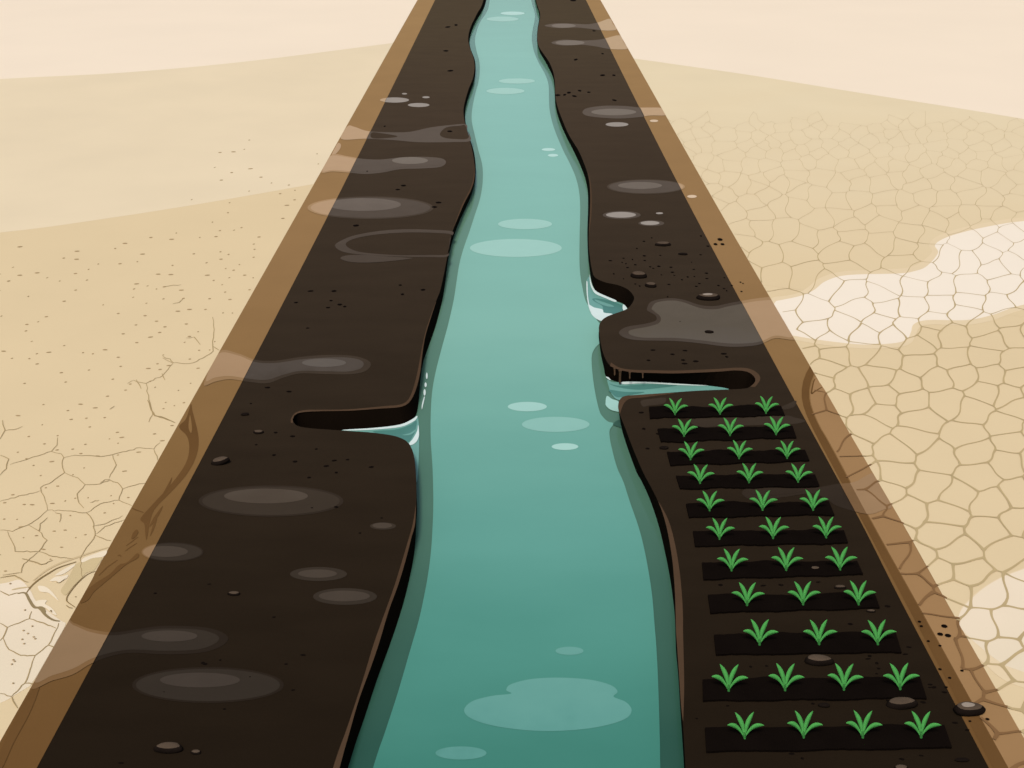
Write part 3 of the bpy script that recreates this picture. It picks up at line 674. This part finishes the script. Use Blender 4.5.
# ------------------------------------------------------------------ puddles
def clip(loop, a, b, keep):
    """part of a pixel loop on one side of the line a-b"""
    nx, ny = b[1] - a[1], a[0] - b[0]
    sd = lambda p: ((p[0] - a[0]) * nx + (p[1] - a[1]) * ny) * keep
    out = []
    for p, q_ in zip(loop, loop[1:] + loop[:1]):
        dp, dq = sd(p), sd(q_)
        if dp >= 0: out.append(p)
        if dp * dq < 0: t = dp / (dp - dq); out.append((p[0] + (q_[0]-p[0])*t, p[1] + (q_[1]-p[1])*t))
    return out
def puddle(label, layers, z=.0015):
    """layers: list of (part name, loops, material); what runs over a clay border becomes its margin part"""
    o = None; margin = []
    for k, (nm, lp, m) in enumerate(layers):
        if isinstance(lp[0][0], (int, float)): lp = [lp]
        if z == zz:
            ym = sum(p[1] for p in lp[0]) / len(lp[0]); left = lp[0][0][0] < 512
            yb = ym - 12, ym + 12
            ln = [(xat(L_IN if left else R_IN, y_), y_) for y_ in yb]; lo_ = [(xat(L_OUT if left else R_OUT, y_), y_) for y_ in yb]
            kp = 1 if left else -1
            if k < 2: margin.append(clip(clip(lp[0], *ln, -kp), *lo_, kp))
            lp = [clip(lp[0], *ln, kp)] + lp[1:]
            if len(lp[0]) < 3: continue
        t = sheet(nm if o else 'puddle', lp, .0015 + .001 * k if z == zz else z + .001 * k, m, o)
        if o is None: o = tag(t, label, 'puddle', 'shallow silty puddles on the soil')
    margin = [c for c in margin if len(c) > 2]
    if 'above the fifth row' in label:                          # here it also wets the darker inner strip of the border
        c = clip(margin[0], (862, 505), (876, 531), -1)
        sheet('damp_margin', c, .0056, M['damp_film'], o)
    for k, c in enumerate(margin): sheet('margin', c, .0049 + .0005 * k, M['berm_ring' if k == 0 and len(margin) > 1 else 'berm_film'], o)
    return o
f1, f2, f3, fh = M['film1'], M['film2'], M['film3'], M['film_hi']
zz = .0052
def E(cx, cy, rx, ry): return ell(cx, cy, rx, ry)
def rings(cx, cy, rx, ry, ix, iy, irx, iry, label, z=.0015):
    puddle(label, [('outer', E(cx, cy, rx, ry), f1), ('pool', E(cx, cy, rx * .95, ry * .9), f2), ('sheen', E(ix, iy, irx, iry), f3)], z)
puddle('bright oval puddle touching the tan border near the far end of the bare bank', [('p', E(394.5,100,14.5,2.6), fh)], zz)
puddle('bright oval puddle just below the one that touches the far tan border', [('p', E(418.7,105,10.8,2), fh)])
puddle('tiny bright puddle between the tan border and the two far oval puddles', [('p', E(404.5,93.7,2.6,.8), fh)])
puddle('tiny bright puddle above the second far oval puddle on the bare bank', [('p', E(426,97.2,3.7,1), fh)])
zf = lambda pts: Z(280, 0, 4, pts)
puddle('wavy thin puddle from the tan border to the canal with two dry islands', [('p', [smooth(zf([(270,505),(300,508),(350,524),(440,529),(520,527),(600,510),(680,500),(742,497),(750,520),(762,562),(700,568),(560,569),(450,560),(340,555),(245,556)]), closed=True), smooth(zf([(366,531),(400,532),(470,545),(420,553),(368,552)]), closed=True)[::-1], smooth(zf([(640,535),(665,510),(720,503),(742,503),(754,552),(700,556),(655,550)]), closed=True)[::-1]], M['film2'])], zz)
puddle('long puddle running from the tan border across the far bare bank with an oval end', [('p', smooth(zf([(205,620),(270,625),(330,635),(400,638),(480,630),(560,627),(640,632),(664,648),(640,668),(560,674),(480,677),(410,690),(340,696),(280,691),(210,686),(165,688)]), closed=True), M['film2']), ('pool', smooth(zf([(200,625),(270,630),(330,640),(400,643),(480,636),(560,632),(630,637),(650,648),(630,661),(560,666),(480,670),(410,683),(340,689),(280,685),(210,680),(170,684)]), closed=True), f2), ('sheen', E(410, 160.5, 18, 3.5), f3)], zz)
puddle('small damp patch on the outer edge of the tan border above the long puddle', [('p', smooth(zf([(232,572),(243,578),(240,595),(222,616),(208,618),(220,592)]), closed=True), M['berm_film'])], .0045)
rings(370.5, 207.7, 63, 11.3, 364, 204.5, 37, 6.4, 'large oval puddle lapping over the tan border in the upper bare bank', zz)
ze = lambda pts: Z(256, 160, 4, pts)
puddle('ring shaped puddle outline open to the canal with a lobe below', [('p', [smooth(ze([(786,286),(700,279),(600,277),(500,283),(400,300),(345,320),(316,342),(345,366),(420,378),(560,386),(700,388),(766,386),(772,352),(779,312)]), closed=True), smooth(ze([(779,297),(700,291),(600,290),(500,296),(420,308),(375,322),(359,338),(380,356),(430,370),(560,380),(700,380),(766,377),(771,350),(776,315)]), closed=True)[::-1]], M['film2']), ('lobe', smooth(ze([(338,394),(360,382),(420,379),(500,384),(600,390),(625,393),(560,402),(460,410),(380,408)]), closed=True), M['film2'])])
z5 = lambda pts: Z(200, 330, 4, pts)
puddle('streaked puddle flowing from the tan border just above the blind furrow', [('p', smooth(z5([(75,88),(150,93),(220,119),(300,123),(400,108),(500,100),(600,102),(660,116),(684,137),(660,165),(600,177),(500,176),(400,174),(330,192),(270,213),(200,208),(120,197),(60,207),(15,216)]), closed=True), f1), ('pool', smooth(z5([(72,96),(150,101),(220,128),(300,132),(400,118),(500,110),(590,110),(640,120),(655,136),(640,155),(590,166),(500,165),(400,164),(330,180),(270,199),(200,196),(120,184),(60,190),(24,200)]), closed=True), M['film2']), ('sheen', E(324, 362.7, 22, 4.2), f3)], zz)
rings(271, 501, 72.5, 15.6, 266, 496, 42, 7.4, 'widest pale oval puddle on bare soil below the blind furrow')
puddle('smallest oval puddle close to the canal on the bare bank', [('p', E(383,526,13,3.6), f2), ('sheen', E(382.3,525.5,9.8,2.8), M['film3'])])
rings(172.5, 552, 31, 9.6, 166, 551.5, 22, 5.5, 'oval puddle spreading from the gullied tan border onto the bare soil', zz)
puddle('upper puddle of the pair of oval puddles in the middle of the bare bank', [('p', E(318.5,574,28.5,7), f2), ('sheen', E(317.5,573.6,19.5,4.2), f3)])
puddle('lower puddle of the pair of oval puddles in the middle of the bare bank', [('p', E(345,596.5,32,8.4), f2), ('sheen', E(344.3,596,25.6,5.4), f3)])
puddle('long puddle flowing from the tan border by the pale salt crust', [('p', smooth(zl([(215,205),(250,214),(310,236),(390,247),(480,234),(560,225),(680,228),(750,243),(779,268),(750,297),(680,317),(560,322),(450,317),(380,328),(310,354),(250,390),(180,411),(105,428)]), closed=True), f1), ('pool', smooth(zl([(212,212),(250,222),(310,246),(390,257),(480,243),(560,234),(670,237),(728,250),(748,268),(728,288),(670,306),(560,310),(450,306),(380,316),(310,338),(250,370),(180,393),(118,408)]), closed=True), M['film2']), ('sheen', E(169.5, 636, 28, 5.6), f3)], zz)
rings(208, 685, 76, 18, 200, 680, 40, 7.4, 'big oval puddle nearest to the camera on the bare bank')
zr = lambda pts: Z(500, 0, 4, pts)
puddle('farthest thin puddle on the planted bank trailing over the tan border', [('p', smooth(zr([(178,103),(220,94),(300,95),(350,97),(395,89),(438,75),(452,96),(466,118),(420,122),(350,114),(300,110),(230,112)]), closed=True), M['film2']), ('sheen', E(563.7,25.7,12,2.1), f3)], zz)
puddle('second farthest thin puddle on the planted bank trailing over the tan border', [('p', smooth(zr([(205,171),(250,159),(320,162),(400,158),(478,141),(494,168),(510,195),(440,196),(380,185),(320,179),(250,182)]), closed=True), M['film2']), ('sheen', E(570,42.7,14.5,2.5), f3)], zz)
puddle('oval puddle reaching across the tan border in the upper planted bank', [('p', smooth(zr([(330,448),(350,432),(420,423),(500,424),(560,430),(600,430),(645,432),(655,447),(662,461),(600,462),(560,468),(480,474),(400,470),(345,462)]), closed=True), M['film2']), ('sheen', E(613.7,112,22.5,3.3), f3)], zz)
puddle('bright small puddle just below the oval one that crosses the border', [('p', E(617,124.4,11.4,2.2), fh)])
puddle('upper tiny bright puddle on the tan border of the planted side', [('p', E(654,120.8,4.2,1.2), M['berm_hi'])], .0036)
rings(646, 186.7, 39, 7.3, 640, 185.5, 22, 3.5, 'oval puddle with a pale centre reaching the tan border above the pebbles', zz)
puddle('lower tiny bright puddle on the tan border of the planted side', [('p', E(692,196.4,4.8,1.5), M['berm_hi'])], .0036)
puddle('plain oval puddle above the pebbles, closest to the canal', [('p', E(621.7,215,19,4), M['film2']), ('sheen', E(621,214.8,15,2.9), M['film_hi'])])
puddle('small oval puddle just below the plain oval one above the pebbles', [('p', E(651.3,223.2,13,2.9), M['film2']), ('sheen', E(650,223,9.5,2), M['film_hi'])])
puddle('tiny bright puddle right beside the two ovals above the pebbles', [('p', E(659.5,213.2,3.6,.9), fh)])
z4 = lambda pts: Z(540, 160, 4, pts)
puddle('large grey wavy puddle that crosses the tan border to the salt crust', [
    ('p', smooth(z4([(428,595),(446,566),(510,553),(570,558),(640,580),(700,584),(760,572),(850,556),(920,548),(940,552),(985,632),(1024,715),(940,713),(870,740),(760,747),(640,733),(540,724),(400,721),(340,711),(316,690),(345,668),(420,655),(463,642),(462,622),(436,607)]), closed=True), M['film2']),
    ('pool', smooth(z4([(447,594),(465,571),(520,562),(570,568),(640,592),(700,597),(760,584),(850,567),(920,560),(936,566),(975,635),(1010,706),(940,703),(870,729),(760,734),(640,721),(540,712),(420,711),(368,702),(354,688),(370,678),(430,667),(476,652),(482,628),(458,606)]), closed=True), M['film3'])], zz)
zs = lambda pts: Z(640, 390, 5.12, pts)
puddle('faint grey film of water between the two farthest planting rows', [('p', smooth(zs([(255,150),(400,144),(560,138),(740,130),(790,140),(848,158),(780,175),(600,180),(420,186),(300,188)]), closed=True), M['film1'])], zz)
puddle('faint grey tongue of water at the end of the farthest planting row', [('p', smooth(zs([(720,90),(760,70),(800,55),(790,85),(745,100)]), closed=True), M['film1'])])
puddle('faint film of water at the canal end of the farthest planting row', [('p', smooth(zs([(5,55),(60,45),(130,40),(120,70),(45,80),(15,85)]), closed=True), M['film1'])])
puddle('faint grey puddle above the fifth row running over the tan border', [('p', [smooth(zs([(522,530),(545,505),(620,498),(760,503),(900,500),(1000,482),(1100,470),(1200,425),(1250,510),(1290,595),(1250,612),(1180,635),(1100,622),(1000,590),(960,560),(880,530),(760,545),(640,560),(560,558)]), closed=True)], M['film1']), ('pool', smooth(zs([(560,525),(600,512),(720,512),(830,520),(720,535),(620,540)]), closed=True), f1)], zz)

# ------------------------------------------------------------------ water marks and running water
def patch(label, loops, m):  # ovals paint cloud reflections on the water as pale sheets
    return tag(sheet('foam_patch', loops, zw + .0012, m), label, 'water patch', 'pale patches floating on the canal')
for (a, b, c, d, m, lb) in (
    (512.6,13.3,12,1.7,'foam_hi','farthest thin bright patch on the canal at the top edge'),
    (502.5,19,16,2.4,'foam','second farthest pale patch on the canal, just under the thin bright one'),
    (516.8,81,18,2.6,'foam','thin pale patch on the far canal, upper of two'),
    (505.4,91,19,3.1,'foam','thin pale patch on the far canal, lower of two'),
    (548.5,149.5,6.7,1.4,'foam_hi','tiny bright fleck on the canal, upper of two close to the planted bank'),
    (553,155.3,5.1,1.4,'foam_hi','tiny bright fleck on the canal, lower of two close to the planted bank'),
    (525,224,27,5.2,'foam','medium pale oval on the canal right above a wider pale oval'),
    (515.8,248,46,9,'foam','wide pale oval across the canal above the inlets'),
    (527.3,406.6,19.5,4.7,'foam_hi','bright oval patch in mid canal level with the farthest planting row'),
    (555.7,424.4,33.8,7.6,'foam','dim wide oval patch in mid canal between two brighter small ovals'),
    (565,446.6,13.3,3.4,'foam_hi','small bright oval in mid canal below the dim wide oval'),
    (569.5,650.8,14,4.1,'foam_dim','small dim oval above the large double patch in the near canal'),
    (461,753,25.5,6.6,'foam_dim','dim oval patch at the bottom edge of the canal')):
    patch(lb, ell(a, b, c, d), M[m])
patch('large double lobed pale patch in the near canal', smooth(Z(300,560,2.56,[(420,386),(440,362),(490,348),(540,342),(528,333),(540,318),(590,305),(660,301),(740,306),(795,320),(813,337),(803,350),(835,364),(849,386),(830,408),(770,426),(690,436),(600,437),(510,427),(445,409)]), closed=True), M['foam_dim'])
dash = Z(400, 300, 5.12, [(137,388),(131,434),(126,473)])
for (x, y), (a, b), lb in zip(dash, ((.9,3.3),(1.1,2.4),(1.1,3.3)), ('top', 'middle', 'lowest')):
    tag(sheet('splash', ell(x, y, a, b, 16, 0), zw + .0012, M['white']), lb + ' of three white flecks in a line by the mouth of the blind furrow', 'splash', 'white flecks on the water')
tag(sheet('splash', smooth(Z(400,300,5.12,[(122,498),(127,498),(119,535),(112,560),(112,535)]), closed=True), zw + .0012, M['white']), 'thin white streak below the line of three flecks by the blind furrow mouth', 'splash', 'white flecks on the water')
def trickle(label, base, parts, bm):
    o = tag(sheet('trickle', base, zw + .0012, M[bm]), label, 'running water', 'water running between canal and inlets')
    for k, (nm, lp, m) in enumerate(parts): sheet(nm, lp, zw + .002 + .0008 * k, M[m], o)
S5 = lambda p: smooth(z5(p), closed=True, n=4)
trickle('water running out of the blind furrow on the bare bank', S5([(570,400),(700,391),(800,378),(848,357),(868,344),(876,380),(877,440),(875,520),(868,610),(858,560),(850,490),(830,470),(790,450),(700,425),(600,412)]),
    [('eddy', S5([(690,407),(780,398),(840,380),(866,362),(862,400),(848,430),(832,448),(800,436)]), 'run_dark'), ('foam_line', S5([(575,399),(700,391),(800,378),(848,357),(868,343),(867,353),(850,368),(800,388),(700,398),(600,402)]), 'white'),
     ('ripple', S5([(808,420),(840,412),(866,395),(858,408),(838,420)]), 'run'), ('foam', S5([(873,380),(876,420),(866,446),(846,460),(836,454),(852,434),(868,405)]), 'white')], 'run')
S6 = lambda p: smooth(Z(580, 360, 5.12, p), closed=True, n=4)
trickle('water running into the long furrow above the planting rows', S6([(140,100),(165,112),(210,114),(330,112),(500,122),(650,131),(760,148),(740,170),(600,180),(450,195),(300,205),(200,205),(165,178),(148,140)]),
    [('eddy', S6([(148,120),(205,132),(350,124),(500,128),(430,140),(300,152),(200,140)]), 'run_dark'), ('eddy', S6([(150,152),(230,163),(330,164),(260,178),(195,190),(165,172)]), 'run_dark'), ('foam_line', S6([(215,112),(330,111),(500,121),(660,131),(500,128),(330,119),(225,124)]), 'white'), ('foam', S6([(132,86),(145,88),(158,103),(145,98)]), 'white')], 'run')
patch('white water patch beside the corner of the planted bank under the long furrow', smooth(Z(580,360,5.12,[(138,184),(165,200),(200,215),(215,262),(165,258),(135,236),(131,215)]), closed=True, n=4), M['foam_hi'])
S7 = lambda p: smooth(Z(560, 270, 7.314, p), closed=True, n=4)
trickle('water swirling into the curved inlet under the rounded brown stone', S7([(214,50),(228,90),(247,135),(275,168),(340,198),(410,230),(465,255),(500,300),(470,335),(400,360),(330,378),(270,352),(228,318),(209,262),(199,190),(193,92),(203,60)]),
    [('eddy', S7([(308,262),(245,225),(245,207),(330,216),(400,236),(462,262),(480,300),(440,330),(375,335),(320,305)]), 'run_dark'),
     ('foam', S7([(210,254),(250,274),(310,288),(322,312),(385,322),(350,360),(300,372),(255,348),(226,314)]), 'white'),
     ('ripple', S7([(255,215),(320,235),(385,258),(390,270),(330,262),(270,235)]), 'run'),
     ('foam_line', S7([(216,30),(226,80),(243,128),(272,160),(340,192),(410,222),(400,233),(335,207),(262,175),(236,140),(220,95)]), 'white'),
     ('foam_line', S7([(193,90),(201,90),(204,180),(216,258),(232,302),(222,304),(207,258),(196,178)]), 'white'),
     ('foam', S7([(462,252),(478,262),(492,288),(468,298),(458,280)]), 'white')], 'run')

# drips of mud hanging over the lip of the planted bank's corner
for (x, y, ln, w, lb) in ((620, 370.2, 1.0, 1.5, 'longest brown mud drip hanging over the lip at the canal corner'), (629.5, 372, .45, .9, 'short brown mud drip beside the longest one on the bank corner'), (614.5, 368, .5, 1.0, 'brown mud drip at the very corner of the bank by the canal'), (642.5, 373, .3, .8, 'shortest mud drip farthest inside the long furrow')):
    p = ground(x, y, 0); mm = mpp(x, y); v, f = [], []
    dirn = Vector((-p.x * .0, -1, 0))
    ring_n = 8; prof = [(0, 1.3), (.15, .9), (.5, .75), (.85, .85), (1, .3)]
    for t, s in prof:
        for k in range(ring_n):
            a = 2 * math.pi * k / ring_n
            v.append(p + Vector((w * mm * s * math.cos(a), -.012 - .02 * t + w * mm * s * math.sin(a), .004 - t * ln * (D - .005))))
    for i in range(len(prof) - 1):
        for k in range(ring_n): f.append((i*ring_n+k, i*ring_n+(k+1) % ring_n, (i+1)*ring_n+(k+1) % ring_n, (i+1)*ring_n+k))
    f.append(tuple(range(ring_n))); f.append(tuple(range((len(prof)-1)*ring_n, len(prof)*ring_n)))
    tag(mk('mud_drip', v, f, M['rim'], origin=p), lb, 'mud drip', 'mud drips on the bank corner')

# ------------------------------------------------------------------ planting rows and seedlings
ROWS = [((649,406),(781,405),(785,415),(650,417.5)),((657.5,427.5),(792.5,425),(796.5,437),(661,441.7)),((667,450.5),(805,449),(809.5,460.5),(670.5,464.5)),((676,474.5),(815,473),(819.5,486),(680,488)),((686,502),(829,501),(834.5,514),(689,517)),((693,530),(844,529),(848,542.5),(695,545.5)),((702,561),(857,560),(863,574),(703.5,578.5)),((708,594),(875,592.7),(879.7,607.5),(710.5,612)),((714,633),(895,630.4),(901.7,651.5),(716,654)),((702.6,678),(919.5,675.5),(926.8,697.2),(703,700.4)),((705,727),(944.4,724),(952,747),(706.5,751))]
PL = [[(675,415),(720,414.5),(766,413.7)],[(684,436.7),(730,436),(776,435)],[(690.5,460),(739,459),(787,458.7)],[(700,483.7),(749,483),(798,482.5)],[(709.5,511),(762.5,510.5),(813,510.5)],[(719.5,539.5),(773,538.7),(826,538)],[(731.5,571),(786,570.5),(840,570)],[(747,605.5),(803,604.8),(858.4,604.8)],[(759.5,645),(819,644.6),(877.6,644.6)],[(728.6,691),(785,690.5),(843.8,690),(900,689.4)],[(744.6,738.5),(803.6,737.7),(862.6,737.7),(921,737.7)]]
SZ = [17,17.8,18,18.8,20,20.6,22,22.8,24,25,25]
ordn = ['nearest','second','third','fourth','fifth','sixth','seventh','eighth','ninth','tenth','farthest']
rw_ = random.Random(21)
for i, (a, b, c, d) in enumerate(ROWS):
    top, bot = [], []
    n = 36; ph = rw_.uniform(0, 6)
    hump = [(p[0], 1.6) for p in PL[i]]
    for k in range(n + 1):
        t = k / n
        x = a[0] + (b[0] - a[0]) * t; y = a[1] + (b[1] - a[1]) * t
        e = .55 * math.sin(t * 21 + ph) * math.sin(t * 9 + ph) + .35 * rw_.uniform(-1, 1) - 1.3 * max(0, math.sin(t * math.pi * 3 + ph)) ** 2
        top.append((x, y + e + 1.0))
        x = d[0] + (c[0] - d[0]) * t; y = d[1] + (c[1] - d[1]) * t
        bot.append((x, y + .5 * math.sin(t * 17 + 2 * ph) + .4 * rw_.uniform(-1, 1)))
    # low mound: flat skirt on the soil, crown 6 mm higher
    zt = .010
    T, B = [ground(*p, zt) for p in top], [ground(*p, zt) for p in bot]
    loop = T + B[::-1]
    v, f = slab_data([loop], zt + .002)
    o = mk('planting_row', v, f, M['row'])
    k = 10 - i
    num = 'four' if i > 8 else 'three'
    lb = {0: 'farthest dark planting row, just below the long furrow, with three seedlings', 10: 'nearest dark planting row, the widest one, with four seedlings'}.get(i, 'dark planting row with %s seedlings, %s row from the front' % (num, ordn[k]))
    tag(o, lb, 'planting row', 'dark planting rows on the planted bank')

def leaf_mesh(name, center, widths, y0, ymid):
    """blade: centre line in the x-z plane (unit plant), half widths, with a crease and depth offset"""
    n = len(center); v, f = [], []
    for i, ((x, z), w) in enumerate(zip(center, widths)):
        a, b = center[max(i-1, 0)], center[min(i+1, n-1)]
        tx, tz = b[0]-a[0], b[1]-a[1]; L = math.hypot(tx, tz) or 1; nx, nz = -tz/L, tx/L
        t = i / (n - 1); dep = y0 * t * t
        v += [(x + nx*w, dep, z + nz*w), (x, dep + ymid * math.sin(math.pi*t), z), (x - nx*w, dep, z - nz*w)]
        v += [(x + nx*w*.9, dep + .02, z + nz*w*.9), (x, dep + ymid * math.sin(math.pi*t) + .03, z), (x - nx*w*.9, dep + .02, z - nz*w*.9)]
    for i in range(n - 1):
        p, q_ = 6*i, 6*(i+1)
        f += [(p, p+1, q_+1, q_), (p+1, p+2, q_+2, q_+1), (p+4, p+3, q_+3, q_+4), (p+5, p+4, q_+4, q_+5), (p+3, p, q_, q_+3), (p+2, p+5, q_+5, q_+2)]
    me = bpy.data.meshes.new(name); me.from_pydata(v, [], f); me.update(); me.materials.append(M['leaf'])
    return me
def bez(p0, p1, p2, n=10): return [((1-t)**2*p0[0]+2*t*(1-t)*p1[0]+t*t*p2[0], (1-t)**2*p0[1]+2*t*(1-t)*p1[1]+t*t*p2[1]) for t in [k/n for k in range(n+1)]]
wi = [.024,.041,.056,.07,.081,.088,.091,.085,.07,.044,.006]
wo = [.02,.028,.04,.053,.068,.082,.09,.089,.074,.047,.006]
LM = [leaf_mesh('leaf', bez((0,.03),(-.02,.62),(-.32,1.0)), wi, .12, -.012), leaf_mesh('leaf', bez((0.01,.03),(.05,.62),(.42,.99)), wi, .16, -.012),
      leaf_mesh('leaf', bez((-.01,.02),(-.26,.62),(-.68,.56)), wo, -.10, -.012), leaf_mesh('leaf', bez((.01,.02),(.30,.60),(.74,.53)), wo, -.14, -.012)]
sv, sf = [], []
for zz_, rr_ in ((-.12, .05), (.05, .055), (.16, .045), (.24, .02)):
    for k in range(8): sv.append((rr_*math.cos(k*math.pi/4), rr_*.8*math.sin(k*math.pi/4) - .02, zz_))
for i in range(3):
    for k in range(8): sf.append((i*8+k, i*8+(k+1) % 8, (i+1)*8+(k+1) % 8, (i+1)*8+k))
SM = bpy.data.meshes.new('stem'); SM.from_pydata(sv, [], sf); SM.update(); SM.materials.append(M['stem'])
for me in LM + [SM]:
    for pl in me.polygons: pl.use_smooth = True
proto = bpy.data.objects.new('seedling', None); COL.objects.link(proto)
for k, me in enumerate(LM + [SM]):
    c = bpy.data.objects.new(me.name.split('.')[0], me); COL.objects.link(c); c.parent = proto
def dup(root):
    r_ = root.copy(); COL.objects.link(r_)
    for ch in root.children:
        c = ch.copy(); COL.objects.link(c); c.parent = r_
    return r_
first = True
for i, row in enumerate(PL):
    for j, (x, y) in enumerate(row):
        o = proto if first else dup(proto); first = False
        p = ground(x, y - .4, .010); Uu = SZ[i] * 1.0 * mpp(x, y)
        cd = 1.0
        o.location = p; o.rotation_euler = (-PITCH - R(2), 0, rw_.uniform(-.05, .05))
        o.scale = (Uu * rw_.uniform(.97, 1.03), Uu, Uu / cd * rw_.uniform(.97, 1.03))
        nn = len(row); k = 10 - i
        pos = ['closest to the canal', 'second from the canal', 'third from the canal', 'closest to the tan border'] if nn == 4 else ['closest to the canal', 'in the middle', 'closest to the tan border']
        rn = 'farthest planting' if i == 0 else ('nearest planting' if i == 10 else ordn[k])
        lb = 'green seedling %s in the %s row%s' % (pos[j], rn, '' if i in (0, 10) else ' from the front')
        tag(o, lb, 'seedling', 'seedlings in the planting rows')

# ------------------------------------------------------------------ light, air, sky
SUN_EL, SUN_AZ = R(62), R(200)            # sun high behind the viewer's shoulder, softened by dusty air
w = bpy.data.worlds.new('World'); S.world = w; w.use_nodes = True
nt = w.node_tree
sky = nt.nodes.new('ShaderNodeTexSky'); sky.sky_type = 'NISHITA'; sky.sun_disc = False
sky.sun_elevation = SUN_EL; sky.sun_rotation = SUN_AZ
sky.air_density = 1.0; sky.dust_density = 4.0; sky.ozone_density = .6
bg = nt.nodes['Background']; nt.links.new(sky.outputs[0], bg.inputs['Color']); bg.inputs['Strength'].default_value = .08
sl = bpy.data.lights.new('sun', 'SUN'); so = bpy.data.objects.new('sun', sl); COL.objects.link(so)
sl.energy = 1.5; sl.angle = R(14); sl.color = (1, .95, .88)
dvec = Vector((math.sin(SUN_AZ) * math.cos(SUN_EL), math.cos(SUN_AZ) * math.cos(SUN_EL), math.sin(SUN_EL)))
so.rotation_euler = (-dvec).to_track_quat('-Z', 'Y').to_euler(); so.location = (0, 0, 40)

S.view_settings.view_transform = 'Standard'; S.view_settings.look = 'None'
S.view_settings.exposure = 0.44; S.view_settings.gamma = 1.0
S.cycles.use_denoising = True
S.cycles.max_bounces = 6; S.cycles.transparent_max_bounces = 24
